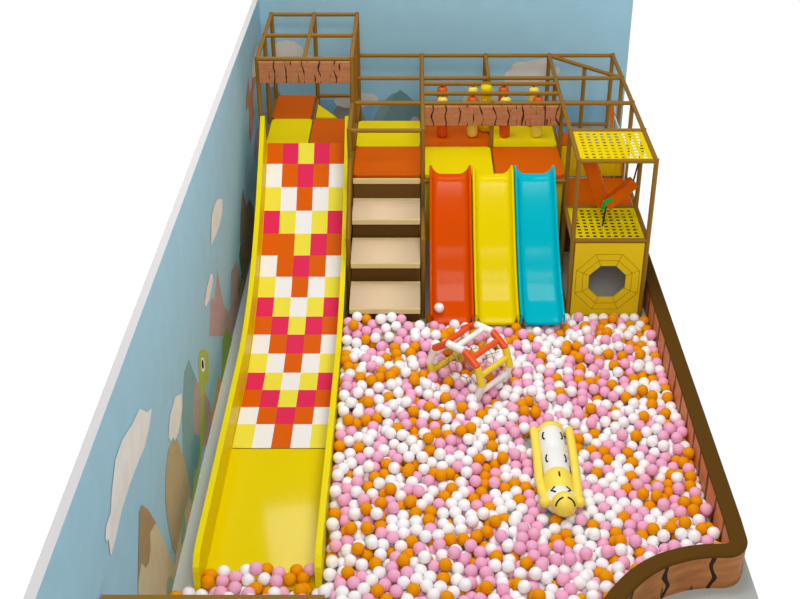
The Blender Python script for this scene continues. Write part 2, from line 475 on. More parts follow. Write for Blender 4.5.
# ------------------------------------------------------------------ fascia boards
def fascia(x0, x1, y, z0, z1, label):
    m = MB()
    n = 28
    rows, uvs = [], []
    t = 0.045
    prof = [(-t, z0 + 0.012), (-t, z1 - 0.012), (-t + 0.012, z1), (0, z1), (0, z0), (-t + 0.012, z0), (-t, z0 + 0.012)]
    for i in range(n + 1):
        x = x0 + (x1 - x0) * i / n
        rows.append([(x, y + dy, z) for dy, z in prof])
        uvs.append([(x + dy * 0.0, z) for dy, z in prof])
    m.grid(rows, 0, False, uvs, flip=True)
    m.face(rows[0][:-1], 0, uvs[0][:-1])
    m.face(rows[-1][:-1][::-1], 0, uvs[-1][:-1][::-1])
    return tag(m.build('log_fascia', M['log']), label, 'board', 'log fascia boards')


fascia(TX0 + 0.03, -0.02, 2.4 - PR, 3.235, 3.615, 'log-patterned fascia board across the front of the tall tower')
fascia(1.235, 3.565, 2.4 - PR, 2.462, 2.825, 'long log-patterned fascia board above the three small slides')

# ------------------------------------------------------------------ deck pads
def pad(x0, x1, y0, y1, z, mat, label, h=0.06):
    m = MB()
    c, e = 0.05, 0.012                       # corners cut for the posts, top edge eased

    def ring(d, zz):
        a0, a1, b0, b1 = x0 + d, x1 - d, y0 + d, y1 - d
        return [(a0 + c, b0, zz), (a1 - c, b0, zz), (a1, b0 + c, zz), (a1, b1 - c, zz), (a1 - c, b1, zz), (a0 + c, b1, zz), (a0, b1 - c, zz), (a0, b0 + c, zz)]

    rings = [ring(0, z - h), ring(0, z - e), ring(e * 0.3, z - e * 0.3), ring(e, z)]
    m.grid(rings, 0, False, close_u=True)
    m.face(rings[-1])
    m.face(rings[0][::-1])
    return tag(m.build('deck_pad', M[mat]), label, 'deck pad', 'padded deck squares')


g = 0.012
TM = -0.79
pad(TX0 + 0.045, TM - g, 2.4 + 0.0, 3.6 - g, DECK + 0.03, 'yellow', 'yellow deck pad at the head of the mosaic slide')
pad(TM + g, -g - 0.035, 2.4, 3.6 - g, DECK + 0.03, 'orange', 'orange deck pad at the head of the mosaic slide')
pad(TX0 + 0.04, TM - 0.04, 3.6 + g, 4.8 - 0.04, DECK + 0.03, 'orange', 'orange deck pad at the back left of the tall tower')
pad(0.04, 1.2 - g, 1.2 + 0.02, 2.4 - g, DECK, 'orange', 'orange deck pad at the top of the foam stairs')
pad(0.04, 1.2 - g, 2.4 + g, 3.56, DECK, 'yellow', 'yellow deck pad behind the orange pad above the stairs')
pad(1.2 + g, 2.4 - g, 1.2 + 0.02, 2.4 - g, DECK, 'yellow', 'yellow deck pad at the head of the red-orange and yellow slides')
pad(2.4 + g, 3.6 - 0.04, 1.2 + 0.02, 2.4 - g, DECK, 'orange', 'orange deck pad at the head of the cyan slide')
pad(1.2 + g, 2.4 - g, 2.4 + g, 3.56, DECK, 'orange', 'orange deck pad under the hanging bags nearest the stairs')
pad(2.4 + g, 3.6 - 0.04, 2.4 + g, 3.56, DECK, 'yellow', 'yellow deck pad under the hanging bags farthest from the stairs')
pad(3.64, 4.76, 1.2 + 0.04, 2.4 - 0.06, LOW + 0.01, 'orange', 'low orange deck pad behind the hanging orange beams')


def tri_pad(a, b, c, z, mat, label):
    m = MB()
    h = 0.06
    T = [(p[0], p[1], z) for p in (a, b, c)]
    Bt = [(p[0], p[1], z - h) for p in (a, b, c)]
    m.face(T)
    m.face(Bt[::-1])
    for i in range(3):
        j = (i + 1) % 3
        m.face([T[j], T[i], Bt[i], Bt[j]])
    return tag(m.build('corner_step', M[mat]), label, 'step', 'triangular corner steps')


tri_pad((-0.745, 3.64), (-0.36, 3.64), (-0.745, 4.28), DECK + 0.03, 'yellow', 'yellow triangular step in the open corner of the tower')
tri_pad((3.645, 2.44), (4.26, 2.44), (3.645, 3.12), DECK, 'orange', 'orange triangular step behind the perforated yellow roof')

# pleated yellow wall between the low orange pad and the step above
m = MB()
n = 48
rows = []
for z in (LOW + 0.02, DECK - 0.01):
    rows.append([(3.64 + 1.085 * i / n, 2.39 + 0.008 * math.cos(2 * PI * i / 4.0), z) for i in range(n + 1)])
m.grid(rows, 0, False)
back = [[(p[0], 2.42, p[2]) for p in r] for r in rows]
m.grid(back, 0, False, flip=True)
m.grid([rows[1], back[1]], 0, False)
m.grid([rows[0], back[0]], 0, False, flip=True)
for i in (0, -1):
    m.face([rows[0][i], back[0][i], back[1][i], rows[1][i]])
tag(m.build('pleated_panel', M['yellow']), 'pleated yellow panel behind the low orange deck pad', 'panel')

# ochre skirts hanging under the deck fronts
m = MB()
m.rbox((2.4, 1.3, 1.36), (2.3, 0.05, 1.2), 0.015)
tag(m.build('skirt_panel', M['skirt']), 'ochre panel under the deck behind the three small slides', 'panel')

# ------------------------------------------------------------------ foam stairs
RUN, RISE = 0.725, 0.41
NAMES = ['top foam stair just below the orange deck pad', 'second beige foam stair down from the deck', 'third beige foam stair down, just above the ball heap',
         'lowest beige foam stair sunk in the balls']
for k in range(4):
    z = DECK - RISE * (k + 1) + 0.02 if k < 3 else 0.52
    y1 = 1.2 - RUN * k
    y0 = y1 - (RUN if k < 3 else 0.36)
    y1 = min(y1, 1.11)
    st = thing('foam_stair', (0.6, (y0 + y1) / 2, 0), ('beige ' if k == 0 else '') + NAMES[k], 'stair', 'beige foam stairs')
    m = MB()
    x0, x1 = 0.045, 1.155
    prof = [(y1, z)]
    for a in range(13):                      # the tread rolls gently down to its front strip
        t = a / 12
        prof.append((y1 - 0.05 + (y0 - y1 + 0.05) * t, z - 0.075 * t ** 2.6))
    prof += [(y0, z - 0.13), (y0 + 0.02, z - 0.135), (y1, z - 0.135)]
    # a little crown on the tread
    m.grid([[(x, p[0], p[1]) for p in prof] for x in (x0, x1)], 0, True, flip=False)
    m.face([(x0, p[0], p[1]) for p in prof])
    m.face([(x1, p[0], p[1]) for p in prof][::-1])
    m.face([(x, prof[i][0], prof[i][1]) for x, i in ((x0, -1), (x0, 0), (x1, 0), (x1, -1))])
    m.build('tread', M['beige'], st)
    e = MB()
    e.rbox(((x0 + x1) / 2, y0 - 0.004, z - 0.103), (x1 - x0, 0.03, 0.095), 0.012)
    e.build('nosing', M['beige_edge'], st)
    e = MB()
    e.box(((x0 + x1) / 2, y1 - 0.03, z + 0.001 + 0.006), (x1 - x0, 0.06, 0.012))
    e.build('back_piping', M['beige_edge'], st)
    r_ = MB()
    r_.box(((x0 + x1) / 2, y0 + 0.09 + (0.05), (z - 0.136) / 2), (x1 - x0 - 0.01, 0.1, z - 0.138))
    r_.build('riser', M['riser'], st)
m = MB()
m.box((0.6, 1.137, 1.80), (1.1, 0.04, 0.28))
m.box((0.6, 1.13, 1.98), (1.11, 0.05, 0.08), 1)
tag(m.build('deck_riser', [M['riser'], M['beige_edge']]), 'brown riser with cream top strip under the orange pad above the stairs', 'riser')

# ------------------------------------------------------------------ the long mosaic slide
SX0, SX1 = -1.51, -0.13


def zs(y):
    t = max(0.0, min(1.0, (y + 1.8) / 4.2))
    return 0.06 + 2.03 * (0.2 * t + 0.8 * t * t)


big = thing('mosaic_slide', (-0.83, -2, 0), 'long yellow slide with a pixel mosaic beside the painted wall', 'slide')
YS = [2.39 - (2.39 + 6.35) * i / 70 for i in range(71)]
m = MB()
rows = [[(x, y, zs(y)) for x in (SX0, SX1)] for y in YS]
m.grid(rows, 0, True, flip=True)
under = [[(x, y, max(0.0, zs(y) - 0.06)) for x in (SX0, SX1)] for y in YS]
m.grid(under, 0, True)
m.face([rows[0][0], rows[0][1], under[0][1], under[0][0]])
m.face([rows[-1][1], rows[-1][0], under[-1][0], under[-1][1]])
m.build('slide_bed', M['yellow_plain'], big)
for s, xa, xb in ((0, -1.588, SX0), (1, SX1, -0.05)):
    m = MB()
    top, bot = [], []
    for y in [2.35] + YS[1:] + [-6.37]:
        h = 0.49 + 0.10 * max(0.0, y) / 2.4
        if y < -6.05:                        # rounded lower end
            d = min(1.0, (-6.05 - y) / 0.32)
            h = 0.49 * (0.62 + 0.38 * math.sqrt(max(0, 1 - d * d)))
        top.append((y, zs(y) + h))
        bot.append((y, max(0.0, zs(y) - 0.08)))
    for i in range(len(top) - 1):
        (ya, za), (yb, zb) = top[i], top[i + 1]
        (_, wa), (_, wb) = bot[i], bot[i + 1]
        m.face([(xa, ya, za), (xb, ya, za), (xb, yb, zb), (xa, yb, zb)][::-1], 0)
        m.face([(xa, ya, wa), (xa, ya, za), (xa, yb, zb), (xa, yb, wb)][::-1], 0)
        m.face([(xb, ya, wa), (xb, ya, za), (xb, yb, zb), (xb, yb, wb)], 0)
        m.face([(xa, ya, wa), (xb, ya, wa), (xb, yb, wb), (xa, yb, wb)], 0)
    for i, fl in ((0, 1), (-1, 0)):
        q = [(xa, top[i][0], top[i][1]), (xb, top[i][0], top[i][1]), (xb, bot[i][0], bot[i][1]), (xa, bot[i][0], bot[i][1])]
        m.face(q[::-1] if fl else q, 0)
    m.build('side_wall', M['yellow_side'], big)
ROWS = [2.41, 2.099, 1.745, 1.373, 0.996, 0.623, 0.243, -0.14, -0.515, -0.883, -1.29, -1.723, -2.173, -2.61, -3.03, -3.586]
PAT = {'A': 'OPYPO', 'B': 'WOPOW', 'C': 'YWOWY', 'D': 'PYWYP', 'E': 'OOYPO'}
SEQ = 'ABCDEBCDABCDABC'
MI = {'O': 0, 'P': 1, 'Y': 2, 'W': 3}
m = MB()
MX0, MX1 = SX0 + 0.012, SX1 - 0.012
cw = (MX1 - MX0) / 5
for r_i, key in enumerate(SEQ):
    ya, yb = ROWS[r_i], ROWS[r_i + 1]
    for c_i, ch in enumerate(PAT[key]):
        x0, x1 = MX0 + cw * c_i, MX0 + cw * (c_i + 1)
        n = 4
        m.grid([[(x, ya + (yb - ya) * i / n, zs(ya + (yb - ya) * i / n) + 0.014) for x in (x0, x1)] for i in range(n + 1)], MI[ch], True, flip=True)
y = ROWS[-1]
m.face([(MX0, y, zs(y) + 0.014), (MX1, y, zs(y) + 0.014), (MX1, y, zs(y) + 0.001), (MX0, y, zs(y) + 0.001)][::-1], 4)
m.build('mosaic_mat', [M['orange_tile'], M['pink_red'], M['pale_yellow'], M['white_vinyl'], M['seam']], big)

# ------------------------------------------------------------------ three small slides
def zc(y):
    """Bed height of the small slides: lip, steep straight, curved run-out."""
    pts = [(1.24, 2.075), (1.13, 2.068), (1.075, 2.05), (0.4, 1.19), (0.1, 0.86), (-0.1, 0.655), (-0.3, 0.48), (-0.5, 0.345), (-0.62, 0.28)]
    for (a, za), (b, zb) in zip(pts, pts[1:]):
        if a >= y >= b:
            return za + (zb - za) * (a - y) / (a - b)
    return pts[-1][1] if y < 0 else pts[0][1]


def smooth_zc(y):
    return sum(zc(min(1.24, max(YEND, y + d))) for d in (-0.04, -0.02, 0, 0.02, 0.04)) / 5


YEND = -0.62


def small_slide(xt0, xt1, xb0, xb1, mat, label):
    m = MB()
    W = [(-0.5, -0.05), (-0.5, 0.125), (-0.493, 0.15), (-0.47, 0.158), (-0.445, 0.15), (-0.43, 0.12), (-0.41, 0.06), (-0.375, 0.02), (-0.345, 0.006), (-0.31, 0.002), (-0.25, 0.0), (0.0, -0.004)]
    W = W + [(-a, b) for a, b in W[::-1][1:]]
    n = 64
    rows, bots = [], []
    for i in range(n + 1):
        y = 1.214 + (YEND - 1.214) * i / n
        t = i / n
        x0, x1 = xt0 + (xb0 - xt0) * t, xt1 + (xb1 - xt1) * t
        z = smooth_zc(y)
        fl = max(0.0, 1 - i / 8.0)
        rows.append([((x0 + x1) / 2 + (x1 - x0) * a * 0.985, y, z + max(b, fl * 0.15 * max(0.0, (abs(a) - 0.22) / 0.25) ** 2 if abs(a) < 0.47 else b)) for a, b in W])
        bots.append([((x0 + x1) / 2 + (x1 - x0) * a * (0.985 if abs(a) > 0.45 else 0.97), y, z + (b - 0.03 if abs(a) < 0.45 else min(b, 0.02) - 0.03)) for a, b in W])
    m.grid(rows, 0, True, flip=True)
    m.grid(bots, 0, True)
    for i in (0, -1):
        for j in range(len(W) - 1):
            q = [rows[i][j], rows[i][j + 1], bots[i][j + 1], bots[i][j]]
            m.face(q if i == -1 else q[::-1], 0)
    return tag(m.build('small_slide', M[mat]), label, 'slide', 'three small slides side by side')


small_slide(1.305, 2.005, 1.30, 2.03, 'orange_red', 'red-orange small slide nearest the beige stairs')
small_slide(2.01, 2.70, 2.035, 2.755, 'lemon_plastic', 'yellow small slide between the red-orange and cyan slides')
small_slide(2.705, 3.385, 2.76, 3.49, 'cyan', 'cyan small slide beside the yellow octagon panel')

# ------------------------------------------------------------------ perforated yellow sheets
def perforated(x0, x1, y0, y1, z, nx, ny, label, name):
    m = MB()
    t = 0.006
    fx, fy = 0.5, 0.5                       # slot share of a cell
    xs, ys = [x0], [y0]
    mx, my = 0.05, 0.05
    cx_, cy_ = (x1 - x0 - 2 * mx) / nx, (y1 - y0 - 2 * my) / ny
    for i in range(nx):
        a = x0 + mx + cx_ * i
        xs += [a + cx_ * (1 - fx) / 2, a + cx_ * (1 + fx) / 2]
    for j in range(ny):
        a = y0 + my + cy_ * j
        ys += [a + cy_ * (1 - fy) / 2, a + cy_ * (1 + fy) / 2]
    xs.append(x1)
    ys.append(y1)

    def solid(i, j):
        return 0 <= i < len(xs) - 1 and 0 <= j < len(ys) - 1 and not (i % 2 == 1 and j % 2 == 1)

    for i in range(len(xs) - 1):
        for j in range(len(ys) - 1):
            if not solid(i, j):
                continue
            xa, xb, ya, yb = xs[i], xs[i + 1], ys[j], ys[j + 1]
            m.face([(xa, ya, z), (xb, ya, z), (xb, yb, z), (xa, yb, z)])
            m.face([(xa, ya, z - t), (xb, ya, z - t), (xb, yb, z - t), (xa, yb, z - t)][::-1])
            for di, dj, p, q in ((-1, 0, (xa, yb), (xa, ya)), (1, 0, (xb, ya), (xb, yb)), (0, -1, (xa, ya), (xb, ya)), (0, 1, (xb, yb), (xa, yb))):
                if not solid(i + di, j + dj):
                    m.face([(p[0], p[1], z), (p[0], p[1], z - t), (q[0], q[1], z - t), (q[0], q[1], z)])
    return tag(m.build(name, M['yellow']), label, 'perforated sheet', 'perforated yellow sheets')


perforated(3.64, 4.76, 0.04, 1.16, RAIL, 9, 9, 'perforated yellow sheet roofing the front corner cell of the frame', 'perforated_sheet')
perforated(3.64, 4.76, 0.04, 1.16, LOW, 9, 9, 'perforated yellow sheet lying above the octagon panel, under the orange beams', 'perforated_sheet')

# ------------------------------------------------------------------ yellow panel with an octagonal crawl hole
octo = thing('octagon_panel', (4.2, 0, 0), 'yellow panel with an octagonal crawl hole and stitched rings', 'panel')
PX0, PX1, PZ0, PZ1 = 3.645, 4.755, 0.075, LOW - 0.04
OC = (4.205, 0.71)


def octagon(r, ph=PI / 8):
    return [(OC[0] + r * math.cos(ph + k * PI / 4), OC[1] + r * math.sin(ph + k * PI / 4)) for k in range(8)]


m = MB()
yf, yb_ = -0.025, 0.025
hole = octagon(0.325)
outer = []
for k in range(8):                            # project the octagon corners on to the rectangle
    a = PI / 8 + k * PI / 4
    dx, dz = math.cos(a), math.sin(a)
    t = min(((PX1 - OC[0]) if dx > 0 else (PX0 - OC[0])) / dx, ((PZ1 - OC[1]) if dz > 0 else (PZ0 - OC[1])) / dz)
    outer.append((OC[0] + dx * t, OC[1] + dz * t))
corners = {0: (PX1, PZ1), 2: (PX0, PZ1), 4: (PX0, PZ0), 6: (PX1, PZ0)}
for k in range(8):
    j = (k + 1) % 8
    poly = [hole[k], outer[k]]
    if k in corners:
        poly.append(corners[k])
    poly += [outer[j], hole[j]]
    m.face([(x, yf, z) for x, z in poly])
    m.face([(x, yb_, z) for x, z in poly][::-1])
    m.face([(hole[k][0], yf, hole[k][1]), (hole[j][0], yf, hole[j][1]), (hole[j][0], yb_, hole[j][1]), (hole[k][0], yb_, hole[k][1])])
for a, b in (((PX0, PZ0), (PX1, PZ0)), ((PX1, PZ0), (PX1, PZ1)), ((PX1, PZ1), (PX0, PZ1)), ((PX0, PZ1), (PX0, PZ0))):
    m.face([(a[0], yf, a[1]), (a[0], yb_, a[1]), (b[0], yb_, b[1]), (b[0], yf, b[1])])
for r in (0.43, 0.555):                       # stitched rings and spokes
    q = octagon(r)
    for k in range(8):
        a, b = q[k], q[(k + 1) % 8]
        m.tube([(a[0], yf, a[1]), (b[0], yf, b[1])], 0.004, 1, 6)
for k in range(8):
    a, b = hole[k], octagon(0.555)[k]
    m.tube([(a[0], yf, a[1]), (b[0], yf, b[1])], 0.004, 1, 6)
m.build('panel', [M['skirt_bright'], M['seam']], octo)

# ------------------------------------------------------------------ hanging orange beams
m = MB()  # added panel, darkens the crawl space seen through the sheet's slots
m.rbox((4.2, 2.3, 0.69), (1.1, 0.03, 1.36), 0.008)
tag(m.build('added_back_shade_panel', M['riser']), 'added dark brown panel that darkens the crawl space under the low orange pad', 'panel')
m = MB()  # added too, keeps light out of the cell from its outer side
m.rbox((4.735, 0.6, 0.72), (0.03, 1.06, 1.36), 0.008)
tag(m.build('added_side_shade_panel', M['riser']), 'added brown side panel that darkens the crawl space beside the log border', 'panel')

sw = thing('hanging_beam_obstacle', (4.2, 0.6, LOW), 'two orange padded beams hung in a V with a green strap', 'obstacle')


def beam(a, b, w, d, name):
    a, b = Vector(a), Vector(b)
    t = (b - a).normalized()
    q = Vector((0, 0, 1)).rotation_difference(t)
    m = MB()
    m.rbox((a + b) / 2, (w, d, (b - a).length), 0.02, rot=q.to_matrix())
    return m.build(name, M['orange'], sw)


beam((3.83, 0.62, 2.66), (4.15, 0.60, 1.80), 0.22, 0.17, 'beam')
beam((4.17, 0.52, 1.84), (4.60, 0.56, 2.24), 0.17, 0.19, 'beam')
m = MB()
m.tube([(4.58, 0.56, 2.22), (4.63, 0.58, 2.5), (4.68, 0.6, RAIL - 0.03)], 0.014, n=8)
tag(m.build('rope', M['black'], sw), 'black rope up to the roof')
m = MB()
m.tube([(3.85, 0.62, 2.62), (3.83, 0.62, RAIL - 0.03)], 0.014, n=8)
m.build('rope', M['black'], sw)
m = MB()
m.tube([(4.17, 0.5, 1.80), (4.155, 0.5, 1.62), (4.14, 0.5, LOW + 0.005)], 0.014, n=8)
m.build('rope', M['black'], sw)
m = MB()
for a, b in (((4.12, 0.46, 1.80), (4.13, 0.43, 1.93)), ((4.13, 0.43, 1.93), (4.24, 0.42, 1.985))):
    a, b = Vector(a), Vector(b)
    t = (b - a).normalized()
    m.rbox((a + b) / 2, (0.07, 0.02, (b - a).length + 0.03), 0.006, rot=Vector((0, 0, 1)).rotation_difference(t).to_matrix())
m.build('strap', M['green'], sw)

# ------------------------------------------------------------------ printed side panel, seen almost edge on
m = MB()
sx = 4.735
m.box((4.745, 2.95, 1.78), (0.02, 1.5, 0.6), 0)
for i, (c, pts) in enumerate((('pink', [(2.62, 1.5), (3.5, 1.5), (3.45, 1.92), (3.1, 2.02), (2.7, 1.85)]), ('red2', [(2.24, 1.5), (2.5, 1.5), (2.52, 1.78), (2.38, 1.9), (2.26, 1.75)]),
                              ('orange', [(2.3, 1.52), (2.44, 1.52), (2.44, 1.66), (2.34, 1.72)]), ('turq', [(3.52, 1.5), (3.66, 1.5), (3.62, 2.03), (3.54, 2.05)]))):
    m.face([(sx - 0.002 - 0.001 * i, a, b) for a, b in pts], 1 + i)
tag(m.build('printed_panel', [M['mural_cloud'], M['mural_pink'], M['mural_red2'], M['mural_orange'], M['mural_turq']]),
    'thin side panel with pink and red print on the frame edge away from the slides', 'panel')

# ------------------------------------------------------------------ hanging two-tone bags
def bag_material(name, up, low):
    m = principled(name, low, 0.45, 0.25)
    nt = m.node_tree
    b = nt.nodes['Principled BSDF']
    tc = nt.nodes.new('ShaderNodeTexCoord')
    sep = nt.nodes.new('ShaderNodeSeparateXYZ')
    nt.links.new(tc.outputs['Object'], sep.inputs[0])

    def mt(op, a, bb=0.0):
        n = nt.nodes.new('ShaderNodeMath')
        n.operation = op
        for i, v in enumerate((a, bb)):
            if isinstance(v, (int, float)):
                n.inputs[i].default_value = v
            else:
                nt.links.new(v, n.inputs[i])
        return n.outputs[0]

    ang = mt('DIVIDE', mt('ARCTAN2', sep.outputs[1], sep.outputs[0]), 2 * PI)
    zig = mt('ABSOLUTE', mt('SUBTRACT', mt('FRACT', mt('MULTIPLY', ang, 9.0)), 0.5))
    edge = mt('ADD', mt('MULTIPLY', zig, 0.16), 0.33)
    mix = nt.nodes.new('ShaderNodeMixRGB')
    mix.inputs['Color1'].default_value = lin(low)
    mix.inputs['Color2'].default_value = lin(up)
    nt.links.new(mt('GREATER_THAN', sep.outputs[2], edge), mix.inputs['Fac'])
    nt.links.new(mix.outputs['Color'], b.inputs['Base Color'])
    return m


OR, YE = (222, 84, 10), (240, 214, 84)
BAGM = {'OY': bag_material('bag_orange_over_yellow', OR, YE), 'YO': bag_material('bag_yellow_over_orange', YE, OR)}
ORD = ['nearest the stairs', 'second from the stairs', 'third from the stairs', 'farthest from the stairs']
bag_mesh = None
for row, (y, xs, kinds) in enumerate(((2.83, (1.553, 2.086, 2.66, 3.227), ('YO', 'OY', 'YO', 'OY')), (3.31, (1.562, 2.105, 2.657, 3.19), ('OY', 'YO', 'OY', 'YO')))):
    for i, x in enumerate(xs):
        k = kinds[i]
        lab = ('yellow-topped orange' if k == 'YO' else 'orange-topped yellow') + ' hanging bag in the ' + ('front' if row == 0 else 'back') + ' row, ' + ORD[i]
        t = thing('hanging_bag', (x, y, DECK), lab, 'hanging bag', 'two-tone hanging bags')
        m = MB()
        prof = [(0.0005, 0.004), (0.06, 0.006), (0.08, 0.02), (0.094, 0.05)] + [(0.094, 0.05 + 0.62 * q / 8) for q in range(1, 9)] + [(0.09, 0.71), (0.075, 0.735), (0.05, 0.744), (0.0005, 0.746)]
        m.lathe((0, 0, 0), prof)
        bo = m.build('bag_body', BAGM[k], None)
        bo.parent = t
        m = MB()
        m.tube([(0, 0, 0.744), (0, 0, RAIL - DECK - PR * 0.96)], 0.012, n=8)
        so = m.build('strap', M['pipe_dark'], None)
        so.parent = t

# ------------------------------------------------------------------ spotted yellow pillar
m = MB()
m.lathe((2.33, 3.10, DECK), [(0.001, 0.002), (0.09, 0.004), (0.118, 0.03), (0.125, 0.08), (0.115, 0.14), (0.1, 0.18), (0.1, 0.8), (0.092, 0.845), (0.001, 0.85)])
spots = []
for i in range(16):
    a, z, r = random.uniform(0, 2 * PI), random.uniform(0.2, 0.78), random.uniform(0.028, 0.045)
    m.ball((2.33 + 0.09 * math.cos(a), 3.10 + 0.09 * math.sin(a), DECK + z), r, 1, 2, (0.55, 0.55, 1))
tag(m.build('spotted_pillar', [M['yellow'], M['orange_red']]), 'yellow pillar with orange spots standing among the hanging bags', 'pillar')

# ------------------------------------------------------------------ curved log border of the ball pit
def catmull(P, n=8):
    out = []
    for i in range(len(P) - 1):
        p0, p1, p2, p3 = P[max(i - 1, 0)], P[i], P[i + 1], P[min(i + 2, len(P) - 1)]
        for k in range(n):
            t = k / n
            out.append(tuple(0.5 * ((2 * p1[d]) + (-p0[d] + p2[d]) * t + (2 * p0[d] - 5 * p1[d] + 4 * p2[d] - p3[d]) * t * t + (-p0[d] + 3 * p1[d] - 3 * p2[d] + p3[d]) * t ** 3) for d in (0, 1)))
    out.append(P[-1])
    return out


def arc(cx, cy, r, a0, a1, n=8):
    return [(cx + r * math.cos(math.radians(a0 + (a1 - a0) * i / n)), cy + r * math.sin(math.radians(a0 + (a1 - a0) * i / n))) for i in range(n + 1)]


# centre line: back wall -> along the right -> rounded corner -> S-curve -> front -> painted wall
mid = [(5.02, 5.45 - 0.6 * i) for i in range(19)] + [(5.02, -5.6)] + arc(4.81, -5.96, 0.2, 0, -90)
mid += catmull([(4.81, -6.16), (4.58, -6.165), (4.32, -6.215), (4.0, -6.345), (3.71, -6.555), (3.44, -6.855), (3.24, -7.15), (3.0, -7.40), (2.6, -7.52), (2.0, -7.55)], 6)[1:]
mid += [(1.2, -7.55), (0.4, -7.55), (-0.4, -7.55), (-1.2, -7.55), (XL + 0.02, -7.55)]
HB, HW = 0.55, 0.098


def offset(path, d):
    out = []
    for i, p in enumerate(path):
        a, b = path[max(i - 1, 0)], path[min(i + 1, len(path) - 1)]
        tx, ty = b[0] - a[0], b[1] - a[1]
        l = math.hypot(tx, ty)
        out.append((p[0] - ty / l * d, p[1] + tx / l * d))
    return out


border = thing('pit_border', (5.02, -3, 0), 'curved log-look border of the ball pit with a dark brown padded top', 'border')
s = [0.0]
for a, b in zip(mid, mid[1:]):
    s.append(s[-1] + math.hypot(a[0] - b[0], a[1] - b[1]))
inn, out_ = offset(mid, -HW), offset(mid, HW)
m = MB()
zz = (0.0, HB - 0.045)
m.grid([[(p[0], p[1], z) for p in inn] for z in zz], 1, True, [[(u, z) for u in s] for z in zz])
m.grid([[(p[0], p[1], z) for p in out_] for z in zz], 0, True, [[(u, z) for u in s] for z in zz], flip=True)
for i in (0, -1):
    m.face([(inn[i][0], inn[i][1], zz[0]), (out_[i][0], out_[i][1], zz[0]), (out_[i][0], out_[i][1], zz[1]), (inn[i][0], inn[i][1], zz[1])], 0, [(0, 0), (0.2, 0), (0.2, 0.5), (0, 0.5)])
body = m.build('border_body', [M['log_big'], M['log_in']], border)
# which side faces the pit
m = MB()
e = 0.008
prof = [(-HW - e, HB - 0.05), (-HW - e, HB - 0.015), (-HW + 0.01, HB), (HW - 0.01, HB), (HW + e, HB - 0.015), (HW + e, HB - 0.05), (-HW - e, HB - 0.05)]
m.grid([[(q[0], q[1], z) for q in offset(mid, d)] for d, z in prof], 0, False)
m.build('top_pad', M['pipe_dark'], border)

# ------------------------------------------------------------------ entrance gate at the very front
gate = thing('entrance_gate', (-0.85, -8.8, 0), 'brown pipe gate whose top rail crosses in front of the mosaic slide', 'gate')
GZ = 2.345
for x in (XL + 0.06, 0.19):
    pipe('post', (x, -8.8, 0), (x, -8.8, GZ), gate, 0.04)
pipe('top_rail', (XL + 0.02, -8.8, GZ), (0.22, -8.8, GZ), gate, 0.04)

# ------------------------------------------------------------------ rolling wheel of soft tubes
wheel = thing('tube_roller', (1.88, -2.08, 0.0), 'rolling drum of orange, white and yellow soft tubes sitting in the balls', 'roller')
A = Vector((1.665, -2.44, 0.55))
Bc = Vector((2.10, -1.92, 0.55))
ax = (Bc - A).normalized()
side = ax.cross(Vector((0, 0, 1))).normalized()
R = 0.49
TC = ['tube_orange', 'tube_white', 'tube_orange', 'tube_yellow', 'tube_white', 'tube_orange', 'tube_white', 'tube_orange', 'tube_yellow', 'tube_white']
NV = 10


def ringpt(c, k, r=R):
    a = PI / 2 + PI / NV * 2 * 0.5 - 2 * PI * k / NV + PI / NV * 2
    return c + side * (r * math.cos(a)) + Vector((0, 0, 1)) * (r * math.sin(a))


for c in (A, Bc):
    for k in range(NV):
        m = MB()
        m.tube([ringpt(c, k), ringpt(c, k + 1)], 0.056, n=14)
        m.build('ring_tube', M[TC[k]], wheel, merge=False)
for k in range(NV):
    p = (ringpt(A, k) + ringpt(A, k + 1)) / 2
    q = (ringpt(Bc, k) + ringpt(Bc, k + 1)) / 2
    m = MB()
    m.tube([p, q], 0.045, n=12)
    m.build('cross_tube', M[TC[k]], wheel, merge=False)
m = MB()
for c in (A + ax * 0.2, Bc - ax * 0.12):
    for rr in (0.16, 0.3):
        pts = [ringpt(c, k, rr) for k in range(NV)] + [ringpt(c, 0, rr)]
        m.tube(pts, 0.006, n=6)
    for k in range(0, NV, 1):
        m.tube([ringpt(c, k, 0.16), ringpt(c, k, 0.46)], 0.006, n=6)
m.build('rope_net', M['rope'], wheel, merge=False)

# ------------------------------------------------------------------ long soft toy lying in the balls
toy = thing('soft_toy', (2.97, -4.4, 0.0), 'long white and yellow soft toy figure lying in the balls', 'soft toy')
TX, TZ = 2.975, 0.235
m = MB()
prof = [(-3.432, 0.03), (-3.436, 0.15), (-3.47, 0.175), (-3.60, 0.18), (-3.95, 0.182), (-3.98, 0.174), (-4.01, 0.182), (-4.40, 0.182), (-4.46, 0.18)]
m.tube([(TX, y, TZ) for y, r in prof], 0.1, 0, 28, True, [r for y, r in prof])
body = m.build('body', M['toy_white'], toy, merge=False)
m = MB()
prof = [(-3.415, 0.165), (-3.42, 0.19), (-3.47, 0.195), (-3.495, 0.186)]
m.tube([(TX, y, TZ) for y, r in prof], 0.1, 0, 28, True, [r for y, r in prof])
tag(m.build('rim', M['toy_yellow'], toy, merge=False), 'yellow rim at the far end')
m = MB()
prof = [(-4.43, 0.185), (-4.46, 0.196), (-4.60, 0.2), (-4.78, 0.2), (-4.84, 0.19)]
m.tube([(TX, y, TZ) for y, r in prof], 0.1, 0, 28, True, [r for y, r in prof])
tag(m.build('shirt', M['toy_yellow'], toy, merge=False), 'yellow shirt')
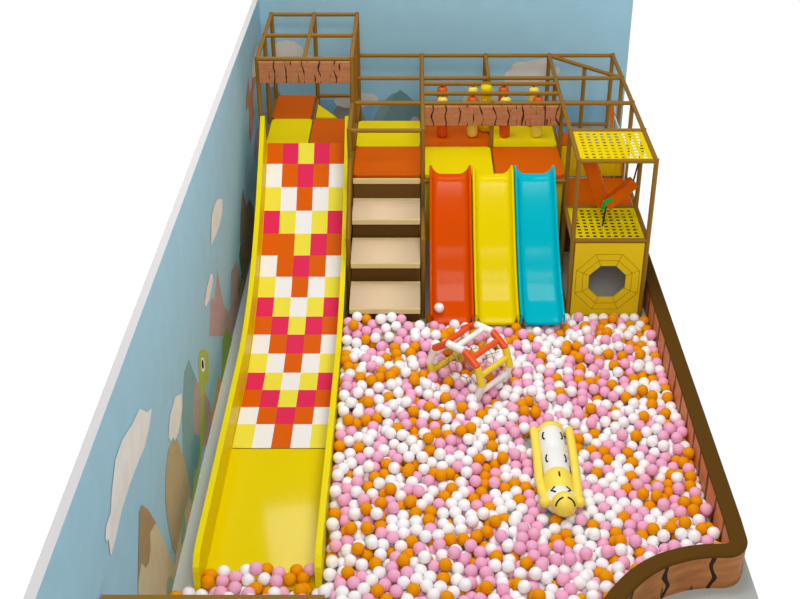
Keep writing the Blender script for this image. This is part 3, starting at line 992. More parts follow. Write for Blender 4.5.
for sgn in (-1, 1):
    m = MB()
    P_ = [(TX + 0.02 + sgn * 0.25, -3.43, TZ + 0.03), (TX + 0.015 + sgn * 0.25, -4.0, TZ + 0.03), (TX + sgn * 0.25, -4.5, TZ + 0.03), (TX + sgn * 0.235, -4.8, TZ + 0.05), (TX + sgn * 0.215, -5.0, TZ + 0.08)]
    m.tube(P_, 0.06, 0, 16)
    m.ball(P_[0], 0.06, 0, 2)
    arm = m.build('arm', M['toy_yellow'], toy, merge=False)
    m = MB()
    m.ball((TX + sgn * 0.225, -5.04, TZ + 0.09), 0.075)
    hand = m.build('hand', M['toy_yellow'], toy, merge=False)
    hand.parent = arm
    hand.matrix_parent_inverse = Matrix.Identity(4)
m = MB()
m.ball((TX - 0.01, -4.92, TZ + 0.02), 0.205, 0, 3, (1, 0.95, 0.95))
head = m.build('head', M['toy_white'], toy, merge=False)
m = MB()
m.ball((TX + 0.02, -5.09, TZ + 0.1), 0.168, 0, 3)
tag(m.build('muzzle', M['toy_yellow'], toy, merge=False), 'round yellow muzzle')
# black curved marks, thin piping lying on the surfaces
def mark(pts, parent=toy, r=0.012):
    m = MB()
    m.tube(pts, r, 0, 8)
    return m.build('black_mark', M['black'], parent, merge=False)


def on_body(dx, y, r=0.184):
    return (TX + dx, y, TZ + math.sqrt(max(0, r * r - dx * dx)))


for yc in (-3.70, -4.20):
    for sgn in (-1, 1):
        mark([on_body(sgn * (0.105 + 0.03 * math.cos(a)), yc + 0.08 * math.sin(a)) for a in [(-70 + 20 * i) * PI / 180 for i in range(8)]])
mark([on_body(0.0, -4.56 - 0.013 * i, 0.202) for i in range(8)])
hc, hr = Vector((TX - 0.01, -4.92, TZ + 0.02)), 0.2


def on_ball(c, r, ax_, el):
    a, e_ = math.radians(ax_), math.radians(el)
    return Vector(c) + Vector((math.sin(a), -math.cos(a) * math.sin(e_), math.cos(a) * math.cos(e_))) * r


for sgn in (-1, 1):
    mark([on_ball(hc, 0.197, sgn * (40 - 9 * abs(i - 2)), -22 + 9 * i) for i in range(5)])
    mark([on_ball((TX + 0.02, -5.09, TZ + 0.1), 0.168, sgn * ax_, el_) for ax_, el_ in ((9, 18), (26, 25), (38, 37), (45, 51), (46, 64))])

# ------------------------------------------------------------------ balls

# rest positions of the balls, four numbers each: x, y, z in mm and colour (0 white, 1 pink, 2 orange)
BALLS = [
1460, -440, 470, 0, 2154, -6701, 221, 1, -1384, -6585, 110, 0, -708, -6664, 195, 1, -263, -6689, 224, 1, 733, -6651, 188, 2, 980, -6656, 196, 0, -868, -6689, 229, 0,
517, -6670, 211, 1, 3045, -6625, 166, 2, 2003, -6640, 187, 0, 1837, -6658, 212, 1, -1138, -6653, 218, 0, -376, -6506, 83, 0, 1739, -6551, 131, 1, 1449, -6654, 236, 2,
2267, -6589, 172, 0, 110, -6498, 83, 1, -1801, -6498, 83, 2, 2647, -6643, 227, 0, 355, -6633, 217, 0, 3155, -6746, 339, 0, 2812, -6623, 221, 1, 2526, -6707, 320, 2,
-1494, -6463, 83, 0, 1292, -6601, 225, 0, -97, -6453, 83, 0, -914, -6535, 180, 1, -606, -6533, 183, 0, -1330, -6430, 83, 1, -689, -6430, 83, 2, -523, -6430, 83, 1,
-1654, -6420, 83, 0, -1247, -6526, 190, 1, 1531, -6519, 185, 0, 203, -6544, 213, 0, 846, -6531, 212, 1, -2, -6516, 204, 0, 623, -6533, 226, 2, 2711, -6459, 161, 0,
-295, -6526, 226, 2, 2121, -6509, 213, 1, 1052, -6508, 218, 2, 2927, -6504, 219, 1, -251, -6405, 123, 2, 460, -6504, 222, 0, 34, -6351, 83, 0, -844, -6393, 131, 2,
-1081, -6478, 218, 1, 3357, -6489, 238, 0, 1920, -6532, 281, 2, 1374, -6458, 209, 0, 2484, -6438, 191, 1, 3193, -6470, 224, 0, 2372, -6525, 284, 0, 1209, -6456, 228, 0,
706, -6392, 182, 1, 1671, -6466, 257, 0, 173, -6372, 171, 1, 2313, -6396, 197, 2, 3270, -6268, 83, 1, 2125, -6349, 170, 0, 1741, -6344, 168, 1, 335, -6395, 218, 1,
3048, -6390, 217, 0, 934, -6391, 218, 0, 1968, -6386, 217, 1, 1838, -6240, 83, 0, -1427, -6345, 187, 2, -1263, -6291, 143, 1, -605, -6311, 165, 1, 549, -6364, 230, 0,
1579, -6320, 191, 0, -952, -6268, 143, 0, 2858, -6321, 200, 1, 1092, -6339, 220, 0, -450, -6256, 143, 2, -758, -6251, 143, 0, -285, -6243, 143, 2, 3547, -6302, 200, 0,
1416, -6288, 190, 2, 2655, -6317, 226, 0, 3024, -6164, 83, 1, 2124, -6191, 110, 0, -1112, -6222, 143, 1, 429, -6254, 174, 1, 3131, -6253, 174, 0, 1252, -6296, 219, 0,
3383, -6277, 204, 2, 816, -6274, 222, 1, -1424, -6185, 143, 2, 33, -6234, 200, 0, 2348, -6233, 207, 0, 2260, -6098, 83, 1, 3348, -6094, 83, 2, 2519, -6338, 318, 0,
-592, -6147, 143, 1, 636, -6223, 217, 0, 1931, -6222, 219, 1, 974, -6222, 220, 1, 255, -6207, 209, 2, -1268, -6125, 143, 0, 2749, -6182, 202, 0, 1753, -6186, 216, 1,
2910, -6044, 83, 0, -379, -6106, 143, 2, -994, -6105, 143, 0, 1136, -6178, 217, 0, -213, -6094, 143, 1, -745, -6083, 143, 2, 1590, -6158, 223, 0, 3071, -6005, 83, 0,
-864, -6158, 231, 1, 3547, -6137, 214, 0, 791, -6112, 198, 1, 1302, -6112, 216, 1, 3232, -5966, 83, 0, 2209, -6129, 238, 0, 2046, -6102, 226, 0, 734, -5949, 83, 0,
422, -6087, 217, 0, 2607, -6179, 303, 1, 1440, -6162, 295, 2, 3392, -5923, 83, 0, 586, -6065, 220, 2, 1883, -6033, 191, 1, 1064, -6031, 190, 0, 2436, -6052, 217, 2,
178, -5908, 83, 0, 3638, -5996, 172, 1, 3883, -5900, 83, 1, 48, -5972, 164, 0, 3554, -5884, 83, 2, 3719, -5871, 83, 0, 2233, -5960, 171, 0, 279, -5982, 192, 0,
930, -6073, 280, 2, 1669, -5943, 168, 1, 2812, -5946, 175, 1, 3095, -5841, 83, 1, 2292, -5832, 83, 2, 2977, -5970, 215, 1, 33, -5828, 83, 2, 3956, -5962, 218, 0,
838, -5953, 212, 1, 1187, -6062, 324, 0, 3256, -5802, 83, 0, 2075, -5939, 219, 2, 2540, -5913, 204, 1, 1408, -5893, 194, 0, 475, -5870, 173, 2, 644, -5908, 216, 0,
988, -5883, 196, 2, 3900, -5735, 83, 2, 3189, -5876, 215, 1, 3406, -5730, 83, 0, 766, -5724, 83, 2, 1553, -5942, 286, 1, 2973, -5718, 83, 1, 1878, -5870, 224, 1,
3737, -5706, 83, 0, 1297, -5699, 83, 1, 3456, -5830, 206, 1, 4009, -5805, 187, 1, 3134, -5680, 83, 0, 232, -5825, 216, 0, 2674, -5816, 209, 1, 3631, -5809, 209, 0,
2017, -5785, 194, 0, 4222, -5658, 83, 1, 365, -5886, 297, 2, 1127, -5870, 285, 1, 2375, -5789, 220, 1, 1946, -5626, 83, 2, 3287, -5614, 83, 0, 2530, -5734, 195, 1,
896, -5746, 206, 0, 2234, -5711, 180, 0, 4305, -5736, 204, 1, 2866, -5740, 208, 1, 82, -5744, 218, 1, 1767, -5747, 224, 1, 375, -5740, 218, 0, 4468, -5707, 190, 0,
668, -5730, 217, 0, 1376, -5732, 225, 1, 3935, -5572, 83, 0, 3447, -5570, 83, 1, 3020, -5559, 83, 2, 539, -5789, 303, 0, 2677, -5546, 83, 0, 2081, -5530, 83, 0,
3607, -5524, 83, 2, 4093, -5523, 83, 0, 1031, -5650, 201, 2, 4737, -5650, 206, 1, 226, -5659, 218, 1, 3839, -5637, 202, 1, 3648, -5632, 202, 2, 3173, -5494, 83, 0,
2868, -5492, 83, 2, 1678, -5609, 200, 2, 1516, -5638, 227, 2, 792, -5620, 234, 1, 2418, -5600, 216, 1, 1845, -5561, 201, 2, 75, -5578, 220, 0, 372, -5574, 217, 0,
1203, -5592, 235, 0, 4583, -5601, 245, 0, 2156, -5572, 226, 1, 4207, -5544, 203, 0, 3972, -5410, 83, 2, 3477, -5406, 83, 0, 1367, -5566, 227, 0, 3002, -5394, 83, 2,
2736, -5391, 83, 0, 3809, -5382, 83, 1, 2573, -5523, 211, 1, 3342, -5501, 192, 0, 4428, -5537, 224, 0, 3314, -5379, 83, 0, 926, -5523, 217, 0, 646, -5541, 239, 1,
2194, -5420, 134, 0, 3644, -5362, 83, 2, 4839, -5520, 226, 0, 2335, -5348, 83, 0, 1982, -5468, 200, 2, 206, -5477, 213, 2, 3155, -5329, 83, 0, 1091, -5470, 227, 0,
1656, -5445, 212, 0, 779, -5444, 218, 0, 2868, -5290, 83, 0, 1265, -5434, 214, 1, 1493, -5458, 236, 0, 4104, -5390, 182, 2, 4721, -5406, 196, 2, 2450, -5396, 193, 1,
266, -5558, 344, 2, 468, -5566, 352, 2, 2196, -5258, 83, 0, 4326, -5401, 216, 2, 2648, -5250, 83, 1, 4009, -5248, 83, 1, 3524, -5247, 83, 1, 329, -5367, 193, 0,
1877, -5239, 83, 0, 626, -5378, 213, 2, 3022, -5229, 83, 0, 3845, -5220, 83, 1, 3361, -5220, 83, 2, 920, -5354, 219, 0, 1433, -5313, 184, 0, 3681, -5193, 83, 0,
33, -5506, 364, 0, 4494, -5405, 300, 2, 4278, -5147, 83, 0, 1085, -5304, 227, 0, 462, -5268, 197, 1, 2099, -5284, 215, 2, 171, -5297, 227, 1, 1641, -5280, 214, 0,
1807, -5288, 225, 0, 2893, -5126, 83, 2, 2354, -5196, 146, 0, 773, -5277, 218, 0, 2544, -5121, 83, 1, 4114, -5119, 83, 0, 4716, -5237, 189, 0, 3213, -5191, 154, 1,
1247, -5269, 223, 2, 2728, -5105, 83, 0, 2236, -5097, 83, 2, 3950, -5092, 83, 1, 3466, -5092, 83, 0, 3106, -5086, 83, 0, 3787, -5065, 83, 2, 3268, -5051, 83, 0,
2395, -5048, 83, 0, 2080, -5042, 83, 0, 3623, -5037, 83, 0, 913, -5189, 218, 0, 1798, -5114, 158, 0, 4383, -5019, 83, 0, 49, -5292, 340, 2, 299, -5278, 330, 0,
4220, -4991, 83, 0, 1430, -5152, 225, 0, 582, -5291, 347, 0, 1957, -5127, 206, 0, 2624, -4976, 83, 1, 1078, -5138, 226, 2, 177, -5131, 224, 1, 4056, -4964, 83, 1,
1593, -5121, 219, 0, 4518, -5057, 173, 1, 1271, -5105, 218, 2, 3394, -4942, 83, 0, 793, -5153, 327, 1, 1008, -5012, 309, 2, 142, -4998, 316, 1, 4839, -5063, 221, 1,
4310, -4958, 218, 1, 751, -4796, 342, 2, 448, -5193, 345, 2, 33, -4885, 371, 0, 632, -5043, 312, 2, 4674, -5080, 224, 2, 4081, -4722, 198, 2, 1118, -4757, 268, 1,
47, -4533, 355, 0, 599, -4625, 289, 0, 4567, -4621, 200, 1, 1709, -4999, 238, 0, 1419, -4435, 275, 2, 1884, -4447, 181, 1, 452, -4371, 372, 0, 792, -4349, 329, 0,
2133, -4468, 174, 1, 976, -4385, 303, 2, 4285, -4234, 204, 1, 1170, -4109, 322, 0, 985, -4106, 322, 0, 306, -4854, 339, 0, 1767, -4297, 212, 0, 1412, -4037, 321, 0,
4257, -4768, 200, 2, 40, -4157, 347, 0, 2277, -3982, 214, 2, 4589, -4913, 215, 2, 2453, -3878, 193, 1, 4588, -4415, 214, 0, 2329, -4823, 83, 0, 1257, -4468, 205, 1,
33, -3884, 338, 2, 1812, -3710, 324, 0, 1256, -3741, 364, 2, 423, -3776, 349, 0, 3554, -4874, 83, 1, 2749, -4867, 83, 1, 137, -3464, 473, 2, 729, -3625, 360, 0,
568, -4113, 329, 1, 4534, -3701, 200, 0, 4393, -3591, 191, 0, 4742, -3553, 233, 1, 1191, -4228, 208, 0, 1714, -3586, 374, 2, 306, -4605, 302, 1, 894, -3641, 342, 0,
4839, -3899, 230, 2, 4049, -4525, 186, 1, 3995, -3461, 213, 1, 4192, -3462, 193, 2, 1902, -4192, 192, 1, 3191, -3990, 83, 0, 665, -3244, 447, 0, 404, -5012, 339, 1,
1547, -4962, 228, 0, 1516, -3272, 369, 0, 2482, -3408, 217, 1, 878, -4816, 232, 0, 4727, -3780, 202, 1, 1360, -3184, 361, 0, 158, -3774, 334, 0, 901, -3959, 350, 0,
3106, -3293, 83, 2, 3596, -3178, 213, 1, 2809, -3287, 83, 0, 1571, -3695, 290, 1, 332, -4131, 314, 1, 3358, -3183, 199, 0, 1782, -4074, 224, 0, 3795, -3137, 198, 0,
1416, -3764, 287, 1, 2147, -3699, 196, 2, 152, -3025, 453, 0, 1384, -4948, 205, 1, 945, -3000, 445, 0, 402, -3009, 454, 2, 210, -4244, 324, 0, 1686, -4502, 202, 0,
2987, -3071, 201, 1, 3188, -4902, 83, 1, 1951, -4020, 218, 2, 249, -2805, 472, 0, 1050, -3132, 374, 2, 3266, -2934, 214, 0, 299, -3911, 331, 2, 4348, -3384, 200, 0,
3517, -4691, 83, 0, 1746, -3004, 353, 2, 1653, -4177, 212, 1, 2475, -4903, 83, 0, 3444, -4031, 83, 1, 1307, -4699, 213, 0, 2817, -2919, 206, 2, 4774, -4390, 211, 2,
3630, -2822, 204, 2, 4769, -4722, 209, 1, 2623, -3313, 216, 0, 542, -2661, 461, 0, 1165, -3388, 351, 1, 3469, -4300, 83, 0, 1853, -3496, 357, 2, 1884, -4862, 109, 1,
1242, -4851, 211, 0, 730, -2628, 494, 0, 38, -3645, 342, 1, 3377, -3466, 139, 2, 2311, -3589, 221, 0, 762, -3084, 458, 0, 3530, -2621, 196, 1, 3225, -2616, 221, 1,
3375, -4777, 83, 0, 1025, -3758, 330, 0, 2119, -2589, 202, 1, 2792, -2515, 300, 0, 3921, -3299, 218, 0, 1557, -4654, 225, 2, 1241, -2572, 457, 0, 1152, -4990, 229, 0,
4568, -3476, 200, 1, 3998, -2536, 218, 1, 2948, -2735, 204, 1, 2654, -2930, 238, 2, 2096, -2414, 293, 2, 2074, -3898, 185, 0, 3390, -2433, 230, 0, 827, -2761, 432, 0,
2308, -4255, 83, 0, 3785, -2900, 202, 1, 2391, -2502, 225, 0, 3080, -2536, 221, 0, 934, -2299, 482, 0, 1063, -2416, 416, 2, 264, -3188, 383, 0, 442, -4005, 320, 0,
433, -2544, 511, 2, 1513, -2780, 362, 2, 3732, -2355, 215, 1, 645, -3966, 330, 0, 1080, -3972, 346, 0, 3439, -2974, 207, 1, 4453, -2378, 217, 2, 421, -2198, 517, 1,
1299, -4103, 219, 0, 830, -4085, 268, 1, 185, -4030, 314, 0, 3980, -2974, 191, 0, 55, -2894, 487, 0, 4752, -4888, 198, 2, 1546, -4050, 225, 0, 318, -4392, 275, 0,
2454, -4713, 83, 2, 1264, -2708, 365, 0, 1726, -2394, 324, 1, 2599, -4793, 83, 1, 3211, -4568, 83, 2, 1032, -4520, 224, 0, 55, -3140, 383, 0, 3349, -3620, 83, 2,
4057, -3154, 203, 0, 951, -3380, 327, 1, 1654, -2036, 407, 1, 1276, -3012, 370, 2, 4738, -4554, 186, 2, 1343, -2003, 501, 0, 374, -3307, 350, 2, 4683, -3362, 236, 1,
2272, -4477, 83, 2, 1053, -2133, 492, 0, 3813, -4616, 83, 1, 1861, -3130, 320, 1, 2479, -3070, 223, 0, 2449, -4168, 83, 0, 109, -4380, 342, 0, 3611, -4385, 83, 0,
3742, -3868, 83, 2, 3214, -4738, 83, 0, 2446, -2032, 247, 0, 3240, -3195, 83, 0, 3371, -4612, 83, 0, 3191, -4403, 83, 2, 4813, -2475, 154, 2, 4044, -3712, 83, 2,
1371, -3527, 289, 2, 1574, -2978, 343, 0, 1532, -4327, 218, 2, 534, -3261, 347, 2, 3353, -4441, 83, 1, 782, -3732, 244, 0, 1462, -4789, 204, 2, 4185, -2543, 203, 2,
1569, -1695, 474, 2, 4559, -2639, 148, 2, 180, -4705, 262, 1, 1232, -1707, 555, 1, 1974, -2283, 347, 0, 450, -4612, 218, 2, 4503, -3324, 208, 0, 2205, -4932, 83, 0,
977, -4683, 221, 1, 4656, -1819, 214, 0, 2112, -1949, 314, 1, 33, -1582, 587, 0, 4309, -4564, 168, 1, 81, -2695, 506, 1, 3671, -4754, 83, 0, 4481, -1753, 213, 0,
2306, -2273, 245, 0, 3892, -4936, 83, 1, 4161, -1871, 193, 0, 178, -3556, 342, 1, 2928, -3172, 83, 0, 4592, -3099, 191, 0, 4274, -3235, 200, 1, 4367, -3016, 200, 2,
2015, -4716, 83, 1, 4779, -4224, 214, 1, 908, -3222, 357, 1, 3729, -4909, 83, 0, 3890, -2405, 201, 1, 553, -2944, 436, 0, 1915, -1618, 339, 2, 3726, -4265, 83, 0,
2024, -3592, 228, 0, 3503, -4511, 83, 1, 4213, -3078, 210, 0, 3552, -4157, 83, 2, 1278, -3830, 226, 2, 126, -1320, 695, 2, 1499, -2126, 349, 1, 4303, -1634, 190, 1,
1626, -4816, 219, 0, 466, -1487, 566, 0, 1860, -3881, 220, 0, 2172, -4770, 83, 0, 1958, -4560, 83, 2, 511, -4766, 221, 0, 2703, -4374, 83, 0, 4162, -4836, 83, 2,
3771, -1516, 205, 1, 2738, -4702, 83, 0, 4743, -4058, 190, 2, 2759, -4218, 83, 1, 537, -1160, 702, 0, 673, -1402, 526, 0, 2592, -4622, 83, 1, 3998, -4808, 83, 0,
3834, -4781, 83, 0, 292, -3676, 327, 0, 2299, -3781, 199, 0, 1080, -1512, 591, 0, 3870, -3698, 83, 1, 4081, -1408, 218, 2, 3424, -3767, 83, 0, 1939, -3734, 219, 0,
3334, -3906, 83, 0, 2536, -2583, 215, 0, 4189, -2862, 192, 0, 688, -4222, 292, 2, 1911, -1829, 280, 1, 1569, -2384, 376, 2, 2560, -4459, 83, 2, 4012, -4234, 83, 2,
4580, -1384, 201, 2, 2297, -4660, 83, 0, 4712, -2872, 150, 2, 2431, -1290, 323, 0, 1189, -1981, 442, 1, 2821, -1251, 225, 0, 2740, -4536, 83, 2, 3300, -4115, 83, 0,
710, -1075, 683, 0, 3650, -4589, 83, 1, 2614, -4137, 83, 1, 2140, -4607, 83, 0, 4187, -4291, 83, 1, 3958, -1907, 170, 1, 3514, -3391, 83, 0, 2216, -3277, 222, 1,
3708, -4100, 83, 1, 3435, -1275, 215, 2, 2422, -4550, 83, 0, 1396, -1255, 472, 0, 4148, -4130, 83, 0, 2630, -1910, 197, 1, 3921, -3856, 83, 0, 4340, -3861, 83, 1,
3806, -1104, 302, 1, 1712, -4663, 168, 0, 3760, -4459, 83, 0, 4073, -3922, 83, 2, 483, -3453, 344, 1, 4282, -1140, 184, 0, 175, -1546, 510, 0, 1332, -2300, 392, 1,
2127, -3137, 224, 0, 3585, -3809, 83, 1, 531, -4475, 270, 2, 1729, -2778, 337, 1, 3923, -1339, 228, 0, 2700, -3727, 83, 0, 3600, -3974, 83, 0, 555, -1595, 476, 1,
4277, -2681, 192, 0, 3923, -4492, 83, 2, 2782, -968, 305, 1, 3878, -4332, 83, 0, 4018, -2256, 226, 2, 4283, -2412, 230, 0, 1234, -1282, 503, 0, 1770, -1317, 358, 0,
269, -2452, 495, 2, 4584, -2474, 184, 2, 1676, -3947, 211, 0, 3605, -1512, 219, 2, 4839, -857, 219, 1, 2558, -4293, 83, 0, 2412, -4385, 83, 2, 4477, -840, 200, 0,
313, -1453, 511, 2, 708, -2467, 527, 2, 1908, -2972, 340, 0, 2136, -3473, 203, 2, 2274, -1217, 302, 0, 4546, -3818, 83, 1, 4469, -3965, 83, 1, 2309, -4078, 83, 0,
2222, -1826, 328, 0, 1932, -2426, 273, 0, 3190, -3824, 83, 0, 2455, -1718, 260, 0, 4263, -3654, 83, 1, 2764, -4052, 83, 1, 530, -2016, 479, 0, 2620, -3971, 83, 1,
3284, -1660, 216, 0, 3632, -3274, 83, 2, 4417, -3714, 83, 0, 1546, -3844, 222, 1, 334, -1959, 503, 1, 3304, -4281, 83, 0, 4821, -3062, 208, 0, 1891, -2809, 359, 0,
2307, -3135, 218, 0, 780, -1193, 590, 0, 2168, -4166, 83, 1, 620, -1236, 579, 0, 2095, -1528, 290, 0, 148, -1913, 485, 0, 4185, -3800, 83, 0, 4122, -3565, 83, 0,
2220, -2402, 184, 1, 3860, -4167, 83, 0, 2982, -1209, 221, 1, 3187, -3659, 83, 0, 3630, -3509, 83, 0, 2500, -2870, 225, 1, 4099, -955, 187, 1, 4440, -1171, 144, 1,
1442, -4187, 218, 0, 3752, -261, 186, 1, 171, -1077, 690, 0, 4392, -4272, 83, 0, 872, -1324, 546, 1, 2457, -4002, 83, 1, 3109, -1943, 221, 1, 4839, -3418, 227, 1,
1388, -1544, 473, 0, 2679, -1165, 232, 1, 1472, -1790, 372, 1, 2176, -3980, 83, 2, 3704, -3694, 83, 2, 1875, -774, 308, 0, 2294, -3424, 222, 1, 3994, -4069, 83, 0,
749, -4513, 246, 0, 1144, -1175, 593, 0, 3865, -2734, 200, 0, 2171, -2080, 231, 2, 3323, -1127, 219, 0, 681, -2838, 412, 2, 1930, -3307, 314, 0, 2760, -3882, 83, 2,
292, -2612, 456, 0, 3956, -3556, 83, 1, 3842, -4002, 83, 0, 2059, -1160, 335, 1, 1731, -3758, 188, 1, 320, -1288, 562, 1, 1911, -1234, 330, 1, 2990, -1828, 212, 0,
968, -1195, 589, 1, 1199, -3183, 321, 0, 4305, -302, 178, 2, 2549, -1423, 273, 0, 790, -1844, 499, 2, 1702, -724, 331, 0, 552, -2434, 474, 2, 3376, -2109, 228, 1,
2564, -806, 223, 1, 4459, -4572, 83, 2, 3900, -1683, 216, 1, 470, -3618, 330, 0, 2018, -4237, 83, 2, 3617, -1190, 214, 2, 282, -5002, 228, 0, 3826, -708, 208, 0,
3578, -2294, 227, 1, 1140, -2563, 326, 0, 2195, -2986, 224, 0, 4139, -1634, 162, 2, 3088, -3128, 83, 2, 1813, -2253, 319, 0, 3884, -2167, 184, 1, 4516, -4728, 83, 1,
857, -1024, 616, 1, 2918, -2569, 206, 0, 82, -2197, 506, 2, 2590, -2426, 228, 0, 1850, -4702, 83, 2, 1003, -1802, 498, 2, 686, -3319, 300, 0, 33, -4966, 195, 0,
410, -1153, 596, 1, 660, -4373, 230, 2, 3992, -4643, 83, 1, 859, -4402, 186, 0, 2869, -1531, 214, 1, 3024, -766, 216, 0, 3493, -3184, 83, 0, 3541, -3649, 83, 2,
2284, -2808, 220, 0, 175, -1367, 544, 1, 2022, -3008, 224, 2, 2622, -1746, 225, 0, 408, -2691, 368, 0, 238, -3402, 357, 2, 2135, -1306, 291, 2, 4680, -2234, 139, 0,
3794, -1827, 210, 1, 4839, -3252, 227, 1, 2047, -4879, 83, 2, 4302, -1404, 175, 2, 2402, -808, 257, 1, 3620, -875, 197, 0, 2542, -3485, 83, 1, 2734, -2618, 183, 2,
3790, -3552, 83, 1, 1510, -2534, 333, 0, 2634, -3077, 164, 1, 4155, -728, 191, 2, 2426, -3249, 195, 1, 33, -3476, 344, 0, 1453, -4545, 155, 0, 3750, -3391, 83, 0,
33, -2030, 514, 2, 3282, -1330, 182, 0, 310, -1022, 616, 2, 2792, -1889, 227, 1, 2758, -2237, 225, 1, 4486, -4408, 83, 2, 1637, -2640, 326, 1, 3552, -2456, 204, 1,
1197, -3589, 332, 0, 953, -2522, 353, 1, 827, -3489, 347, 2, 4227, -3983, 83, 0, 2246, -1476, 248, 0, 2358, -2956, 212, 0, 3216, -3023, 83, 0, 3396, -1917, 226, 0,
1070, -1650, 500, 2, 2002, -979, 338, 2, 3025, -1476, 216, 2, 420, -3131, 343, 1, 4282, -954, 200, 1, 273, -2270, 491, 0, 1349, -3350, 265, 1, 3082, -2194, 224, 1,
2693, -688, 246, 2, 1174, -2892, 317, 1, 636, -1890, 461, 2, 2937, -2035, 193, 0, 2776, -3105, 83, 1, 816, -1480, 497, 1, 4693, -133, 83, 0, 1375, -811, 358, 1,
4618, -4038, 83, 1, 81, -2529, 506, 1, 2057, -3327, 202, 0, 3708, -1363, 233, 1, 33, -1283, 562, 1, 1090, -4370, 184, 1, 4096, -2402, 214, 0, 4548, -4268, 147, 2,
3076, -2370, 220, 1, 3462, -1594, 217, 1, 3209, -2088, 223, 2, 920, -1601, 450, 0, 761, -1637, 480, 2, 2034, -1673, 236, 0, 770, -2315, 506, 2, 1648, -3440, 321, 0,
3182, -1530, 205, 0, 840, -2164, 507, 0, 2010, -4403, 83, 2, 2035, -4067, 83, 2, 620, -3669, 243, 1, 2927, -277, 83, 0, 2256, -277, 83, 0, 4536, -2790, 83, 0,
4250, -1958, 83, 1, 2159, -1029, 313, 1, 4079, -2587, 83, 0, 1818, -2546, 278, 1, 4380, -1735, 83, 1, 1340, -1707, 429, 1, 3718, -1990, 201, 0, 1766, -1556, 188, 0,
2920, -2220, 195, 0, 3150, -1758, 211, 0, 3098, -1327, 218, 0, 1533, -1197, 396, 2, 2973, -1662, 210, 1, 2594, -2261, 223, 1, 4839, -1450, 83, 1, 1198, -2178, 349, 2,
115, -2363, 489, 0, 3222, -2284, 221, 0, 3222, -2450, 221, 2, 1840, -1454, 296, 0, 3557, -1948, 201, 1, 1323, -133, 83, 2, 2560, -3816, 83, 1, 4839, -2623, 83, 0,
578, -2270, 474, 2, 683, -2128, 468, 0, 563, -3829, 277, 1, 1553, -1466, 436, 0, 1178, -1815, 441, 1, 578, -3108, 393, 0, 1627, -921, 308, 2, 3916, -3395, 83, 0,
2630, -2750, 216, 2, 4839, -2162, 83, 2, 1532, -3535, 249, 2, 2765, -2072, 218, 0, 2710, -1582, 214, 0, 4480, -4131, 83, 0, 4406, -1899, 83, 2, 3412, -614, 83, 2,
3604, -1771, 185, 2, 3700, -2170, 209, 2, 2090, -277, 83, 0, 4695, -1913, 83, 2, 406, -1705, 424, 1, 4549, -1991, 83, 0, 4411, -2680, 83, 0, 1673, -2129, 271, 0,
1070, -3413, 217, 2, 4839, -1996, 83, 1, 3540, -2127, 209, 2, 1333, -4314, 201, 2, 4560, -696, 200, 0, 1411, -2663, 302, 0, 2898, -904, 204, 2, 4554, -1825, 83, 2,
3176, -2694, 83, 0, 886, -4991, 199, 2, 2550, -3651, 83, 0, 4839, -1664, 83, 0, 4839, -1830, 83, 1, 170, -4543, 230, 0, 3415, -2270, 214, 1, 3839, -3248, 83, 0,
741, -4909, 221, 1, 3255, -558, 83, 0, 4162, -3198, 83, 0, 1724, -3112, 228, 0, 3140, -1160, 212, 0, 4695, -1367, 83, 0, 1525, -3369, 234, 0, 1026, -1964, 468, 0,
976, -1438, 485, 1, 4839, -212, 83, 2, 3479, -277, 83, 1, 669, -3484, 298, 0, 1411, -1904, 260, 0, 3226, -993, 205, 0, 4704, -1201, 132, 0, 1148, -3727, 223, 0,
3025, -1036, 215, 0, 1680, -3598, 212, 1, 522, -4265, 266, 1, 2379, -1574, 228, 0, 4839, -1284, 83, 2, 3203, -401, 83, 1, 3530, -451, 83, 2, 4527, -133, 83, 0,
674, -4746, 204, 2, 1334, -2848, 309, 1, 4311, -3495, 83, 0, 811, -2447, 395, 0, 4839, -494, 83, 2, 3710, -1015, 201, 0, 4839, -952, 83, 0, 3562, -133, 83, 0,
1943, -3447, 226, 0, 1991, -1388, 276, 0, 1082, -4104, 181, 2, 997, -2838, 383, 1, 4018, -133, 83, 0, 856, -3068, 322, 0, 3365, -434, 83, 1, 4469, -3074, 83, 1,
33, -1094, 600, 1, 3760, -2627, 128, 0, 2446, -2342, 189, 0, 3010, -133, 83, 0, 1012, -2677, 348, 1, 3230, -133, 83, 1, 482, -1323, 546, 1, 2900, -2994, 83, 1,
4461, -2522, 83, 0, 3045, -2796, 83, 0, 4652, -3691, 83, 0, 4400, -2065, 83, 0, 4491, -4892, 83, 1, 2232, -1929, 199, 1, 4695, -3892, 83, 2, 4674, -967, 83, 2,
1592, -277, 83, 0, 4445, -439, 83, 0, 2545, -1582, 226, 0, 1509, -133, 83, 0, 4687, -2556, 83, 0, 1636, -1591, 365, 0, 3422, -1755, 201, 1, 4184, -133, 83, 0,
2761, -277, 83, 2, 765, -3940, 218, 1, 810, -4666, 257, 0, 180, -4345, 196, 2, 4004, -319, 83, 1, 4752, -353, 83, 0, 3374, -3301, 83, 1, 299, -1579, 404, 0,
3638, -325, 83, 0, 33, -1600, 422, 0, 1042, -3257, 264, 2, 2394, -1409, 213, 0, 2424, -275, 83, 1, 2594, -276, 83, 2, 2510, -133, 83, 0, 3313, -277, 83, 0,
3801, -1231, 196, 0, 4438, -273, 83, 1, 3120, -257, 83, 2, 2678, -133, 83, 1, 2339, -133, 83, 0, 2007, -133, 83, 0, 1793, -4546, 83, 1, 3308, -2759, 159, 0,
278, -3026, 345, 0, 2844, -133, 83, 1, 3396, -133, 83, 0, 1841, -133, 83, 2, 2173, -133, 83, 0, 4363, -583, 83, 0, 1072, -1318, 549, 0, 4757, -808, 83, 0,
